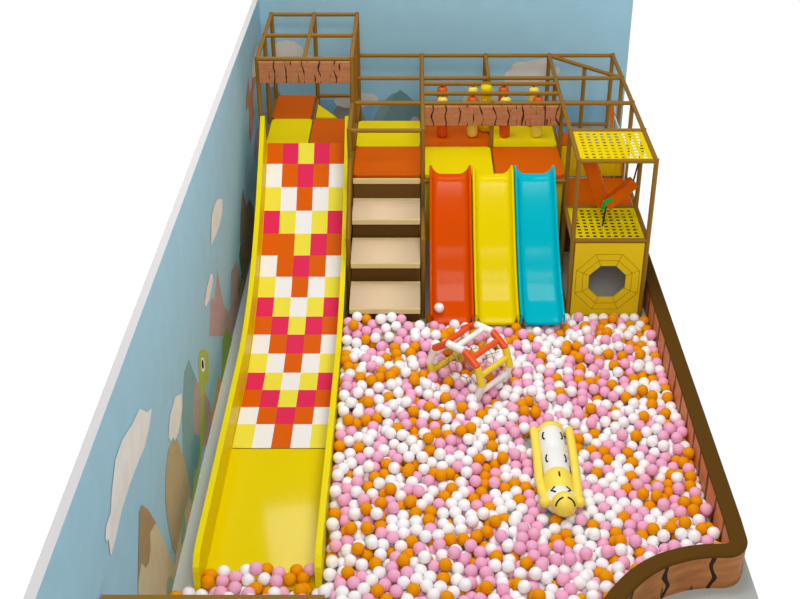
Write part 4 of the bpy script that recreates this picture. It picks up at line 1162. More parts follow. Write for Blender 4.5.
4586, -350, 83, 2, 4169, -298, 83, 2, 2789, -1727, 193, 0, 3694, -481, 83, 1, 3823, -528, 176, 2, 2299, -1740, 208, 0, 1675, -133, 83, 0, 422, -1437, 387, 2,
4178, -4507, 83, 1, 4839, -3655, 146, 0, 4439, -1382, 83, 1, 3781, -2455, 83, 2, 3910, -1064, 179, 0, 33, -1795, 453, 2, 2402, -3574, 83, 0, 1312, -2484, 336, 0,
4839, -1118, 83, 1, 2423, -965, 209, 0, 1748, -844, 226, 0, 2508, -418, 83, 0, 1839, -1987, 224, 2, 3037, -401, 83, 1, 4591, -809, 83, 0, 444, -4376, 169, 0,
2531, -1090, 229, 2, 2342, -419, 83, 0, 4687, -2722, 83, 1, 2915, -2386, 186, 0, 826, -2003, 469, 2, 3199, -2858, 83, 1, 174, -1687, 423, 0, 4114, -455, 83, 2,
4043, -1230, 191, 0, 3459, -2521, 83, 1, 3673, -2928, 83, 1, 2678, -1396, 173, 1, 3578, -610, 83, 0, 1664, -3284, 267, 1, 4508, -953, 83, 2, 33, -4637, 227, 1,
1422, -3043, 300, 2, 2653, -980, 202, 2, 193, -6073, 83, 0, 716, -3156, 316, 1, 4675, -4668, 83, 0, 2468, -1873, 204, 2, 4081, -3404, 83, 0, 2574, -2105, 169, 2,
2579, -6356, 83, 0, 33, -2980, 346, 0, 4673, -665, 83, 2, 1573, -3136, 293, 2, 208, -6710, 226, 0, 384, -3407, 218, 0, 1924, -277, 83, 0, 1898, -917, 226, 0,
1733, -5333, 83, 1, 2657, -3220, 83, 2, 3474, -1084, 165, 2, 2245, -830, 208, 0, 3950, -476, 83, 1, 2926, -524, 83, 0, 3677, -3115, 83, 0, 2939, -6728, 241, 0,
3185, -6125, 83, 0, 4212, -572, 150, 0, 1963, -2086, 272, 2, 2041, -2279, 83, 2, 624, -5197, 217, 2, 1426, -2063, 215, 1, 575, -4919, 217, 1, 4675, -3526, 83, 0,
3982, -2734, 83, 2, 1710, -1919, 304, 0, 1650, -1193, 278, 0, 1811, -5928, 83, 2, 4073, -632, 83, 2, 521, -5648, 218, 0, 4357, -2393, 83, 2, 3874, -216, 83, 0,
3538, -3024, 83, 0, 3305, -1757, 83, 0, 1052, -2252, 376, 2, 1700, -5804, 83, 0, 1612, -4274, 83, 2, 1448, -3222, 226, 2, 2373, -5977, 83, 1, 570, -1745, 406, 1,
1163, -4623, 181, 0, 3447, -2711, 83, 1, 2039, -5203, 83, 2, 1871, -6402, 83, 2, 4442, -5174, 83, 2, 4085, -1969, 83, 0, -87, -6708, 218, 0, 2749, -2399, 189, 0,
2489, -6604, 196, 2, 33, -5662, 83, 0, 2134, -2844, 158, 2, -998, -6430, 83, 0, 280, -1813, 443, 0, 935, -2359, 328, 1, 186, -4867, 225, 1, 996, -4240, 224, 2,
4560, -5461, 158, 0, 2185, -3814, 83, 0, 1290, -5533, 83, 2, 2101, -5695, 83, 1, 3506, -6043, 83, 0, 2254, -6291, 83, 2, 1485, -735, 255, 1, 4839, -5270, 83, 2,
1650, -6712, 218, 1, 741, -5072, 191, 1, 4579, -1103, 83, 2, 4839, -2789, 83, 0, 4681, -4192, 83, 2, 4073, -1504, 83, 0, 1110, -6431, 83, 1, 1416, -270, 83, 1,
2458, -5834, 83, 0, 3122, -747, 83, 0, 2811, -1077, 183, 0, 3771, -5544, 83, 1, 1760, -1009, 223, 1, 178, -1207, 587, 1, 2473, -2723, 153, 1, 4695, -2079, 83, 0,
2783, -5811, 83, 0, 324, -2828, 326, 2, 2512, -6242, 183, 1, 664, -2684, 352, 0, 3919, -1480, 141, 2, 2251, -2560, 83, 2, 297, -2111, 449, 0, 1575, -5807, 192, 0,
1586, -1668, 227, 0, 3899, -2877, 83, 1, 2809, -5647, 83, 2, 2740, -6316, 83, 2, 4245, -2123, 83, 1, 892, -1800, 375, 0, 3554, -775, 83, 0, 3770, -6148, 197, 2,
1478, -6178, 83, 0, 3286, -721, 83, 1, 3994, -1651, 83, 0, 2710, -2952, 83, 1, 4839, -4473, 83, 0, 4189, -4672, 83, 0, 4199, -1038, 83, 0, 3561, -1365, 154, 2,
150, -6233, 83, 1, 1278, -2045, 289, 1, 4685, -2390, 83, 0, 3156, -6389, 83, 0, 2416, -2584, 83, 0, 3402, -840, 83, 0, 1184, -2342, 330, 0, 4169, -1368, 83, 1,
2638, -6046, 208, 1, 4413, -5450, 83, 2, 4557, -1498, 83, 0, 508, -6132, 83, 0, 2330, -3895, 83, 0, 3172, -2528, 83, 0, 33, -3192, 227, 0, 1982, -2847, 226, 1,
1816, -3249, 209, 1, 1073, -3579, 222, 2, 2350, -1942, 83, 1, 3062, -2961, 83, 0, 1361, -4427, 83, 1, 178, -5742, 83, 0, 2350, -2427, 83, 1, 3412, -1372, 83, 0,
3634, -2378, 83, 1, 2067, -2209, 231, 0, 1691, -1350, 215, 1, 4148, -2737, 83, 0, 4672, -499, 83, 0, 1474, -1625, 357, 1, 1631, -6434, 83, 2, 4712, -1557, 83, 0,
33, -4279, 235, 1, 3022, -2631, 83, 0, 538, -3530, 206, 1, 1312, -3130, 212, 2, 837, -3196, 209, 0, 1337, -5176, 83, 1, 3522, -2859, 83, 2, 3819, -1932, 83, 2,
341, -5158, 223, 0, 4320, -4421, 83, 2, 1144, -1437, 457, 1, 848, -2904, 350, 0, 4050, -797, 83, 0, 3741, -640, 83, 0, 1561, -1836, 239, 0, 177, -2695, 370, 1,
1501, -5200, 83, 2, 384, -2260, 368, 0, 2384, -3407, 83, 0, 177, -2529, 370, 1, 1369, -2360, 241, 0, 2044, -5368, 83, 1, 3360, -2897, 83, 1, 2374, -6500, 83, 0,
4172, -5275, 83, 0, 1516, -1038, 351, 2, -1660, -6586, 83, 0, 179, -2027, 368, 2, 664, -1594, 352, 0, 2415, -2095, 83, 1, 3314, -2441, 83, 1, 4353, -4700, 83, 2,
4544, -2157, 83, 0, 2882, -2829, 83, 1, 2390, -5505, 83, 0, 33, -2280, 370, 0, 1538, -4422, 83, 0, 4056, -1805, 83, 0, 33, -5412, 227, 0, 4300, -2804, 83, 0,
660, -2512, 374, 1, 33, -5496, 83, 2, 1759, -4967, 83, 1, 2399, -1784, 83, 1, 3907, -636, 83, 1, 545, -3364, 217, 0, 4401, -1554, 83, 0, 2259, -563, 83, 2,
2859, -2664, 83, 2, 33, -4803, 226, 0, 1677, -2927, 224, 0, 2315, -6738, 229, 0, 3624, -2544, 83, 0, 831, -4240, 210, 2, 1288, -5865, 83, 0, 2028, -6465, 83, 0,
1292, -1394, 396, 1, 452, -1861, 393, 0, 3020, -6484, 83, 0, 1758, -277, 83, 1, 4839, -2328, 83, 0, 1034, -2981, 306, 1, 587, -1454, 395, 1, 4696, -3222, 149, 1,
1082, -2653, 199, 2, 4279, -436, 83, 1, 2007, -420, 83, 2, 4839, -3975, 83, 2, 1218, -5971, 190, 2, 33, -2114, 370, 0, 4839, -4639, 83, 0, 4673, -4358, 83, 1,
4712, -3062, 83, 2, 4246, -2281, 136, 1, 1483, -2886, 238, 0, 3649, -6136, 83, 1, 2160, -4331, 83, 2, 1569, -1999, 269, 0, 4839, -4307, 83, 0, 4364, -871, 83, 2,
1858, -3590, 220, 0, 3370, -6654, 227, 2, 886, -4562, 153, 0, 2743, -841, 205, 2, 2525, -3320, 83, 1, 4166, -1202, 83, 1, 446, -2940, 309, 1, 1977, -5928, 83, 1,
33, -4450, 212, 1, 1164, -6701, 189, 1, 4627, -5329, 83, 0, 3728, -133, 83, 0, 255, -3300, 217, 1, 2838, -2491, 83, 0, 3572, -5719, 83, 1, 4482, -5315, 162, 1,
1202, -1898, 299, 1, 4534, -2323, 83, 0, 2551, -1269, 211, 1, 507, -2150, 384, 1, 4560, -1269, 83, 0, 1437, -5611, 83, 0, 2400, -1186, 198, 2, 1474, -6045, 182, 0,
4281, -727, 83, 0, 4607, -5164, 83, 0, 4059, -5686, 83, 0, 343, -6145, 83, 1, 2934, -5880, 83, 0, 334, -5830, 83, 1, 3613, -2709, 83, 0, 568, -1022, 616, 0,
2104, -3586, 83, 0, 4585, -2956, 83, 0, 684, -2990, 346, 1, 2881, -1188, 83, 0, -1081, -6574, 83, 1, 1996, -1943, 194, 2, 4215, -1759, 83, 2, 4004, -1350, 83, 1,
1081, -2061, 345, 0, 33, -2446, 370, 2, 4644, -4997, 83, 1, 1607, -2776, 225, 0, 956, -6500, 83, 0, 806, -2239, 363, 0, 2212, -6461, 83, 0, 954, -3692, 196, 0,
4839, -4805, 83, 0, 1858, -1467, 83, 1, 1239, -1079, 412, 0, 477, -5448, 236, 1, 3470, -2356, 83, 2, 921, -1960, 340, 0, 1168, -5775, 155, 0, 4065, -2881, 83, 1,
33, -2612, 370, 1, 2003, -2601, 83, 0, 1175, -3040, 241, 0, 2248, -3502, 83, 0, 933, -6010, 83, 2, 3891, -1782, 83, 0, 2159, -2698, 83, 0, 768, -3573, 199, 1,
1958, -669, 209, 2, 343, -4247, 196, 0, 2093, -562, 83, 1, 3695, -1433, 83, 2, 2109, -6028, 83, 1, 4462, -3426, 83, 0, 3306, -6460, 83, 1, 1726, -4394, 83, 1,
1662, -6226, 83, 1, 4447, -727, 83, 0, 4839, -3502, 83, 2, 2890, -1798, 83, 0, 3653, -1594, 83, 0, 1915, -5023, 83, 2, 3471, -6206, 83, 2, 1194, -3974, 223, 2,
1406, -3930, 195, 0, -221, -6564, 83, 0, 4694, -5524, 83, 1, 4528, -1661, 83, 0, 1323, -965, 326, 2, 1301, -3663, 225, 0, 3204, -6643, 219, 1, 2677, -420, 83, 1,
1343, -6021, 83, 0, 376, -2426, 371, 2, 1156, -5262, 83, 0, 4195, -2429, 83, 1, 3090, -573, 83, 1, 2253, -1326, 176, 0, 954, -4000, 198, 2, 2531, -6027, 83, 2,
1528, -5923, 83, 1, 3230, -1106, 83, 0, 1150, -5096, 83, 0, 4839, -660, 83, 0, 530, -2803, 352, 1, 171, -2888, 351, 0, 457, -4124, 206, 1, 3775, -6027, 83, 0,
4519, -3584, 83, 1, 1882, -5405, 83, 2, 1616, -1498, 228, 1, 1003, -5019, 83, 0, 2418, -6148, 83, 0, 3762, -2260, 83, 2, 1871, -4313, 83, 1, 4056, -4394, 83, 1,
2870, -1633, 83, 0, 675, -4080, 207, 0, 2856, -6439, 83, 0, 2805, -1336, 83, 0, 672, -6103, 83, 0, 1915, -2282, 191, 1, 497, -2539, 357, 0, 2023, -3777, 83, 0,
1028, -4882, 206, 2, 1617, -3682, 83, 0, 4425, -2914, 83, 1, 1969, -3187, 207, 0, 3318, -2607, 83, 0, 329, -4754, 209, 0, 1016, -5350, 83, 0, 1783, -5661, 83, 2,
3731, -1740, 83, 0, 4839, -4971, 83, 1, 4198, -871, 83, 0, 498, -5088, 225, 0, 33, -2778, 371, 2, 2526, -1971, 83, 1, 726, -6260, 83, 1, 2504, -3155, 83, 2,
3298, -2088, 83, 1, 2241, -5576, 83, 0, 759, -5558, 83, 0, 1410, -4688, 83, 2, 1146, -5627, 83, 0, 1009, -5185, 83, 0, 3760, -2787, 83, 1, 1219, -4341, 83, 0,
1091, -6596, 83, 0, 1934, -2406, 83, 2, 2272, -2280, 83, 1, 274, -6469, 83, 2, 1243, -6530, 83, 1, 4325, -4863, 83, 1, 3111, -1427, 83, 2, 3509, -1507, 83, 1,
2186, -1624, 172, 1, 1965, -6129, 83, 0, 223, -2363, 363, 1, 2577, -2835, 83, 1, 1468, -6404, 83, 2, 2412, -3743, 83, 1, 1071, -2291, 216, 1, 2686, -2017, 83, 1,
1198, -3307, 211, 2, 3924, -2293, 83, 0, 471, -5731, 83, 2, 4314, -4125, 83, 2, 4839, -4141, 83, 0, 137, -3904, 200, 1, 108, -3027, 206, 1, 927, -3500, 215, 0,
3970, -942, 83, 1, 1323, -701, 244, 1, 3820, -373, 83, 0, 4365, -1037, 83, 0, 2679, -1093, 83, 1, 3510, -1679, 83, 1, 4001, -2440, 83, 2, 33, -5330, 83, 0,
4839, -5605, 83, 0, 1138, -1681, 352, 0, 2672, -2501, 83, 1, 742, -6520, 83, 1, 4767, -5120, 83, 1, 816, -2616, 352, 0, 1792, -680, 198, 1, 1488, -420, 83, 2,
-783, -6567, 83, 0, 3004, -1931, 83, 2, 1626, -675, 191, 0, 177, -2778, 227, 1, 2484, -5276, 83, 0, 604, -3210, 205, 1, 4683, -1720, 83, 1, 615, -4544, 145, 0,
4529, -582, 83, 2, 4839, -3809, 83, 0, -1164, -6430, 83, 2, 4238, -1526, 83, 1, 3526, -950, 83, 0, 1163, -5427, 83, 0, 1785, -1724, 83, 0, 4336, -5302, 83, 2,
2290, -1064, 218, 2, 1019, -5766, 83, 0, 1330, -1870, 401, 0, 2977, -6323, 83, 0, 3958, -3098, 83, 2, 151, -1830, 341, 2, 1710, -2275, 190, 2, 618, -5646, 83, 2,
1604, -5027, 83, 0, 4165, -5813, 83, 1, 4548, -5608, 83, 0, 4232, -5431, 83, 0, 3812, -3018, 83, 1, 3519, -1221, 83, 2, 1894, -5784, 83, 2, 1756, -4193, 83, 2,
2128, -5859, 83, 1, 2110, -2474, 83, 1, 1954, -1532, 202, 2, 912, -2608, 217, 2, 1568, -5351, 83, 0, 4350, -133, 83, 1, 2927, -1014, 83, 1, 2367, -5684, 83, 0,
925, -4290, 83, 2, 1316, -6210, 83, 1, 581, -5285, 83, 1, 4113, -3040, 83, 1, 839, -6382, 83, 1, 3311, -1923, 83, 0, 1384, -1138, 355, 0, 1777, -3638, 83, 0,
835, -4007, 83, 2, 2148, -2152, 83, 2, 33, -6116, 83, 0, 1593, -3363, 83, 0, 1446, -4284, 83, 0, 1054, -2820, 228, 2, 1323, -408, 83, 0, 33, -1947, 370, 2,
1581, -5517, 83, 0, 4614, -4513, 83, 1, 2636, -2339, 83, 2, 569, -5973, 83, 2, 2379, -717, 119, 0, 2518, -2990, 83, 0, 3018, -2465, 83, 2, 1605, -6070, 83, 0,
164, -3660, 214, 1, 1505, -4894, 83, 0, 3313, -2276, 83, 0, 1770, -6088, 83, 1, 4615, -5815, 219, 0, 1268, -1748, 272, 0, 3185, -1642, 83, 1, 4619, -3370, 83, 1,
404, -5991, 83, 2, 732, -1753, 365, 0, 2107, -1820, 209, 1, 300, -6305, 83, 1, 2012, -1242, 199, 2, 3833, -1610, 83, 1, 2264, -3668, 83, 1, 4382, -5613, 83, 1,
411, -4898, 218, 2, 1228, -1580, 448, 1, 4237, -3347, 83, 2, 2054, -824, 214, 0, 3034, -1574, 83, 2, 3913, -2581, 83, 0, 468, -3718, 198, 0, 2862, -6203, 83, 1,
1425, -1469, 330, 2, 2080, -1716, 83, 2, 134, -4150, 211, 0, 1065, -3871, 215, 0, 2114, -1416, 168, 1, 1841, -422, 83, 0, 1207, -2456, 211, 1, 2728, -2766, 83, 0,
1587, -5683, 83, 0, 33, -4014, 83, 0, 1995, -6292, 83, 2, 4395, -2231, 83, 0, 1714, -1773, 225, 0, 878, -6193, 83, 0, 1530, -2036, 83, 1, 2633, -6189, 83, 0,
3006, -1299, 83, 1, 1746, -5499, 83, 0, 992, -6314, 83, 0, 33, -3559, 200, 2, 1817, -2148, 190, 1, 251, -5081, 83, 1, 1137, -4913, 83, 0, 3354, -1217, 83, 1,
909, -2950, 202, 2, 2517, -5612, 83, 0, 581, -5109, 83, 0, 1819, -2826, 206, 1, 1146, -4490, 83, 0, 1666, -5181, 83, 0, 2591, -562, 83, 0, 503, -1620, 320, 0,
747, -1434, 354, 0, 3447, -6371, 83, 1, 589, -6455, 83, 2, 178, -2197, 370, 2, 357, -3571, 217, 0, 754, -1916, 347, 0, 3377, -3065, 83, 1, 153, -5215, 83, 1,
3014, -2133, 83, 1, 1720, -4806, 83, 2, 33, -1439, 497, 1, 3014, -2299, 83, 0, 4270, -5914, 224, 1, 625, -4238, 139, 1, 3364, -1602, 83, 0, 917, -4876, 83, 0,
3837, -1348, 83, 0, 2692, -2183, 83, 0, 2368, -3060, 83, 2, 4839, -5436, 83, 1, 1567, -2256, 271, 0, 1231, -3469, 222, 0, 2503, -1655, 83, 0, 4833, -5819, 242, 2,
3602, -2215, 83, 2, 2514, -2451, 83, 1, 736, -4650, 83, 1, 33, -3762, 225, 0, 2840, -1956, 83, 2, 2563, -1810, 83, 2, 1450, -5777, 83, 1, 3776, -2092, 83, 2,
33, -4024, 249, 2, 2326, -1635, 83, 1, 1424, -2163, 83, 0, 1425, -1743, 219, 0, 192, -4061, 83, 2, 1897, -6566, 83, 1, 1386, -2766, 174, 1, 177, -2695, 83, 2,
3496, -1845, 83, 2, 33, -5209, 197, 0, 1281, -4994, 83, 0, 746, -3041, 200, 0, 978, -3110, 218, 1, 3168, -1260, 83, 1, 305, -4014, 200, 2, 4319, -1267, 83, 1,
3442, -2171, 83, 1, 756, -2689, 213, 2, 3658, -1890, 83, 2, 982, -4446, 83, 0, 1439, -5046, 83, 2, 1658, -2161, 83, 2, 2433, -1504, 83, 1, 1134, -2926, 128, 0,
1407, -1054, 214, 0, 4079, -2135, 83, 1, 2170, -3356, 83, 1, 270, -3796, 214, 1, 972, -3206, 83, 2, -507, -6621, 83, 2, 4261, -2965, 83, 0, 1414, -2630, 83, 0,
4839, -2955, 83, 1, 1535, -2630, 196, 1, 2675, -1678, 83, 0, 4007, -3256, 83, 0, 1211, -4748, 83, 2, 609, -6620, 83, 0, 1528, -3031, 172, 0, 33, -3676, 83, 1,
33, -2944, 83, 0, 1303, -5339, 83, 2, 197, -1437, 386, 0, 1470, -3671, 160, 0, 1523, -4133, 83, 0, 1469, -907, 261, 1, 4090, -2300, 83, 0, 681, -2347, 369, 2,
33, -1460, 333, 0, 415, -5109, 83, 0, 1797, -2417, 176, 1, 2572, -5417, 83, 1, 757, -4154, 83, 1, 1668, -4052, 83, 1, 320, -2530, 238, 0, 4385, -3272, 83, 2,
2540, -1374, 83, 2, 790, -3456, 83, 2, 1212, -2764, 218, 1, 825, -1578, 315, 1, 1270, -2608, 233, 2, 4839, -3336, 83, 1, 1348, -4842, 83, 1, 3884, -800, 83, 1,
1043, -2481, 220, 2, 1945, -1094, 234, 0, 1746, -2677, 206, 0, 1409, -3450, 147, 0, 1931, -1644, 83, 2, 1195, -6096, 83, 0, 2707, -717, 83, 0, 1567, -1343, 325, 0,
640, -2992, 83, 2, 886, -3592, 83, 0, 1356, -1648, 83, 1, 1675, -420, 83, 0, 670, -4969, 83, 0, 2727, -1835, 83, 2, 565, -4094, 83, 2, 429, -6409, 83, 0,
1664, -2509, 212, 0, 2386, -1067, 83, 0, 1853, -1334, 182, 0, 1946, -3924, 83, 0, 416, -3877, 218, 1, 2156, -1160, 200, 2, 1318, -1594, 309, 1, 4543, -3222, 83, 1,
315, -4509, 158, 0, 2764, -561, 83, 1, 3938, -2047, 83, 1, 321, -5491, 83, 0, 673, -3818, 154, 2, 3804, -946, 83, 0, 154, -4947, 83, 1, 177, -2612, 227, 2,
1186, -1477, 299, 0, 2143, -872, 83, 1, 2967, -685, 83, 0, 550, -3972, 194, 1, 1302, -3749, 83, 0, 33, -2695, 227, 2, 3718, -804, 83, 1, 2519, -1168, 83, 1,
876, -5439, 83, 1, 1523, -3967, 83, 0, 616, -5813, 83, 1, 1284, -3914, 83, 0, 1854, -3016, 189, 2, 135, -3275, 328, 1, 33, -4554, 83, 0, 862, -5108, 83, 1,
1867, -3484, 83, 2, 177, -2861, 83, 1, 1070, -2390, 83, 0, 1304, -6376, 83, 1, 1312, -2962, 190, 0, 413, -3229, 209, 0, 1869, -4071, 83, 0, 4299, -2558, 83, 1,
3618, -1088, 83, 2, 1407, -2517, 204, 1, 361, -4650, 83, 0, 952, -2072, 222, 1, 289, -1719, 307, 0, 408, -2019, 367, 1, 2067, -1550, 83, 0, 629, -2415, 227, 1,
1405, -1304, 314, 0, 1304, -4198, 83, 2, 906, -5634, 83, 1, 1047, -4773, 83, 0, 1803, -1179, 216, 1, 1711, -768, 83, 0, 451, -5388, 83, 0, 1858, -3783, 83, 0,
2661, -5923, 83, 2, 1600, -1051, 208, 0, 3920, -1204, 83, 1, 896, -2773, 247, 0, 1106, -5912, 83, 0, 1233, -1241, 342, 1, 722, -5196, 83, 0, 33, -3110, 83, 0,
612, -5480, 83, 2, 632, -2581, 226, 2, 2259, -2922, 83, 0, 2651, -5710, 83, 1, 1740, -1263, 83, 1, 3046, -1740, 83, 1, 1944, -3631, 83, 1, 3039, -1136, 83, 0,
1023, -5516, 83, 1, 935, -2134, 375, 0, 33, -2778, 83, 2, 209, -3465, 206, 1, 2541, -720, 83, 0, 901, -3846, 228, 2, 563, -6289, 83, 0, 753, -2855, 223, 1,
1209, -4062, 83, 0, 2188, -1046, 83, 2, 1902, -1039, 83, 1, 180, -4632, 83, 0, 1591, -2906, 83, 0, 4839, -3170, 83, 0, 1347, -3590, 83, 0, 1083, -4238, 83, 0,
3004, -864, 83, 2, 2774, -950, 83, 2, 1694, -3494, 83, 2, 641, -3376, 83, 0, 415, -3974, 83, 1, 319, -3481, 83, 0, 150, -3558, 83, 0, 471, -1481, 235, 2,
39, -4720, 83, 0, 630, -2027, 347, 0, 930, -3366, 86, 0, 1244, -2357, 83, 1, 468, -2456, 216, 2, 1870, -1906, 83, 2, 1532, -2408, 215, 0, 3615, -2050, 83, 1,
1030, -4608, 83, 1, 2414, -2861, 83, 0, 778, -2503, 236, 2, 950, -4126, 83, 0, 1693, -1450, 83, 0, 255, -3907, 83, 1, 532, -3064, 240, 2, 1777, -3444, 218, 1,
1666, -3057, 83, 0, 1765, -2924, 83, 1, 1070, -3971, 83, 1, 3455, -2006, 83, 1, 1586, -835, 168, 0, 752, -3691, 83, 0, 2658, -1257, 83, 0, 452, -3599, 83, 2,
1599, -4577, 83, 1, 2822, -2294, 83, 1, 762, -4819, 83, 0, 649, -3542, 83, 0, 2323, -2722, 83, 1, 469, -5565, 83, 1, 2745, -6066, 83, 0, 911, -1434, 332, 2,
1150, -3817, 83, 1, 600, -2748, 212, 0, 497, -2362, 83, 1, 2065, -993, 181, 2, 3357, -1000, 83, 1, 33, -2861, 227, 0, 2216, -1811, 83, 0, 1130, -2545, 83, 2,
4042, -1092, 83, 2, 2929, -1446, 83, 0, 921, -2383, 164, 2, 445, -6593, 83, 1, 33, -1326, 235, 1, 728, -5362, 83, 1, 228, -4791, 83, 2, 1526, -2508, 83, 1,
231, -3136, 229, 2, 1692, -2775, 83, 2, 2076, -3213, 83, 0, 1568, -4740, 83, 2, 321, -2778, 83, 0, 1379, -4050, 83, 0, -60, -6615, 83, 0, 2217, -724, 83, 0,
207, -4226, 83, 2, 902, -2230, 228, 0, 426, -4803, 83, 1, 2108, -2990, 83, 0, 3241, -881, 83, 1, 1040, -6155, 83, 0, 1849, -2719, 83, 2, 321, -2364, 227, 0,
321, -2612, 83, 1, 178, -5576, 83, 2, 2847, -2122, 83, 0, 1406, -6560, 83, 0, 526, -4670, 83, 0, 1425, -2899, 83, 1, 526, -3851, 83, 0, 3684, -1268, 83, 0,
3273, -1463, 83, 0, 534, -1329, 214, 1, 1047, -1852, 347, 1, 2608, -1526, 83, 1, 2304, -3257, 83, 0, 469, -4236, 83, 2, 2850, -802, 83, 0, 4310, -3124, 83, 0,
969, -2688, 83, 0, 4647, -4831, 83, 0, 255, -2928, 213, 0, 915, -1328, 205, 0, 33, -4346, 83, 0, 1431, -5445, 83, 2, 2300, -925, 83, 2, 591, -1872, 302, 0,
2270, -1190, 83, 1, 1187, -3548, 83, 0, 1093, -3318, 83, 0, 320, -2695, 227, 0, 463, -4516, 83, 0, 870, -5854, 83, 0, 2269, -1479, 83, 2, 1288, -4576, 83, 0,
1323, -860, 197, 0, 321, -2032, 226, 1, 1406, -2394, 83, 0, 1115, -2767, 83, 2, 1408, -3297, 83, 1, 519, -2350, 334, 1, 3782, -1111, 83, 1, 2606, -2654, 83, 1,
2510, -2232, 83, 0, 1506, -1230, 205, 2, -1423, -7369, 193, 1, -1793, -7252, 200, 0, 33, -3441, 83, 2, -1235, -6653, 83, 1, 1482, -690, 83, 2, -246, -6984, 83, 1,
1755, -6936, 83, 1, 883, -7369, 83, 0, -1569, -7243, 210, 0, 1812, -3136, 83, 0, 889, -6799, 83, 2, 1931, -2914, 83, 0, -1075, -6904, 83, 0, -1094, -6739, 83, 1,
-1041, -7230, 83, 1, -867, -7269, 83, 1, 1047, -1328, 83, 1, 1020, -1661, 83, 0, -923, -7112, 83, 0, 33, -2612, 83, 0, -901, -6897, 83, 1, 1898, -1208, 83, 2,
-944, -6667, 83, 1, -734, -7369, 83, 0, 1162, -1983, 83, 2, 2043, -1127, 83, 2, -760, -7141, 83, 0, -980, -7369, 150, 1, 33, -3275, 83, 1, 861, -6636, 83, 2,
-1298, -7369, 83, 0, -1229, -6834, 83, 0, -411, -6964, 83, 0, 318, -1882, 297, 1, -137, -7110, 83, 0, 257, -6634, 83, 1, -86, -6940, 83, 2, 211, -6794, 83, 0,
1978, -7099, 83, 1, -183, -6726, 83, 0, -1675, -7369, 185, 2, 1992, -7369, 83, 0, -1676, -7238, 83, 2, -1667, -6754, 83, 0, 174, -4466, 83, 1, -1806, -6816, 149, 2,
107, -6923, 83, 1, 673, -3969, 83, 0, 1911, -6732, 83, 1, 759, -4320, 83, 1, 610, -6924, 83, 0, 591, -4823, 83, 0, -1671, -7098, 173, 2, 2027, -3439, 83, 2,
-346, -7116, 83, 0, -570, -6916, 83, 0, -1235, -7000, 83, 1, -735, -6902, 83, 1, 1250, -2249, 209, 1, -1204, -7197, 83, 1, 2008, -2767, 83, 2, 33, -3848, 83, 2,
-561, -7369, 83, 0, 976, -1672, 311, 2, 787, -2078, 326, 0, -346, -7369, 83, 0, -985, -6992, 191, 0, 469, -7223, 83, 0, 1764, -2033, 83, 2, 654, -2190, 318, 2,
-1526, -6842, 83, 0, -520, -7090, 83, 1, -1498, -6996, 161, 0, 1027, -3501, 83, 2, 476, -2638, 226, 2, -1429, -7155, 223, 1, 776, -2337, 232, 2, -1084, -7070, 83, 1,
869, -5274, 83, 2, 181, -1856, 83, 2, 511, -3273, 83, 2, -817, -6846, 216, 1, 478, -3436, 83, 1, -453, -7243, 83, 0, 1291, -7113, 83, 1, 322, -5659, 83, 0,
-657, -7035, 158, 1, -648, -6859, 218, 0, 783, -3290, 83, 0, -618, -7218, 121, 0, 498, -3107, 83, 2, -634, -6763, 83, 0, 346, -4125, 83, 1, 1329, -574, 83, 1,
1336, -980, 83, 0, -453, -7352, 208, 0, -648, -7369, 225, 0, 1233, -1246, 83, 1, 1480, -7369, 83, 1, 1500, -7204, 83, 1, 1311, -6948, 83, 0, 320, -1947, 83, 0,
698, -3148, 83, 0, 514, -2884, 83, 2, 1499, -1009, 83, 2, -945, -7208, 216, 1, -348, -6670, 83, 0, -238, -7227, 145, 2, 1888, -752, 83, 0, -180, -7369, 83, 0,
23, -7066, 83, 0, 352, -3317, 83, 2, -1325, -6832, 218, 0, -1134, -7269, 215, 0, -1186, -7093, 212, 1, 1516, -3171, 83, 0, -1175, -6919, 215, 2, 801, -7224, 83, 2,
471, -2034, 83, 2, 203, -5374, 83, 2, 817, -2277, 83, 2, 632, -2496, 83, 0, -1331, -6999, 218, 1, -470, -6783, 83, 0, -761, -7249, 210, 0, 2051, -723, 83, 0,
1655, -1621, 83, 0, -1299, -7257, 205, 0, 500, -2719, 83, 1, 303, -4362, 83, 0, 432, -1328, 83, 2, -442, -7147, 218, 0, 1372, -1482, 83, 0, -821, -7014, 170, 0,
669, -2826, 83, 2, 757, -4485, 83, 0, 385, -7369, 83, 1, 1653, -7140, 83, 2, 1596, -6984, 83, 0, -14, -7369, 83, 1, -1520, -6676, 83, 2, 317, -5243, 83, 0,
1605, -6796, 83, 0, 981, -2251, 83, 0, 698, -1482, 83, 1, -1411, -7245, 83, 0, -1379, -7082, 83, 2, -148, -7014, 218, 0, -1376, -6914, 83, 0, -1371, -6748, 83, 0,
-184, -6855, 187, 1, -984, -6802, 191, 2, 1049, -6757, 83, 1, 1049, -7369, 83, 1, 802, -1328, 83, 0, -1132, -7369, 83, 0, -1640, -6962, 83, 0, 33, -2114, 83, 1,
-1537, -7137, 83, 0, 984, -3810, 83, 0, 321, -2198, 228, 1, -28, -6785, 83, 0, -506, -6991, 216, 0, 1260, -3221, 83, 1, 1268, -3387, 83, 2, 319, -4930, 83, 1,
426, -6905, 83, 0, -1806, -7369, 83, 1, 270, -6961, 83, 1, -800, -6749, 83, 2, 1453, -3817, 83, 2, -1806, -7135, 83, 0, -262, -7369, 227, 0, -1806, -6969, 83, 2,
-334, -7021, 218, 0, -1806, -6664, 83, 0, -311, -6832, 83, 0, 853, -3090, 83, 0, -1632, -6855, 210, 0, -1545, -7347, 83, 0, 1773, -3348, 83, 0, 795, -2934, 83, 2,
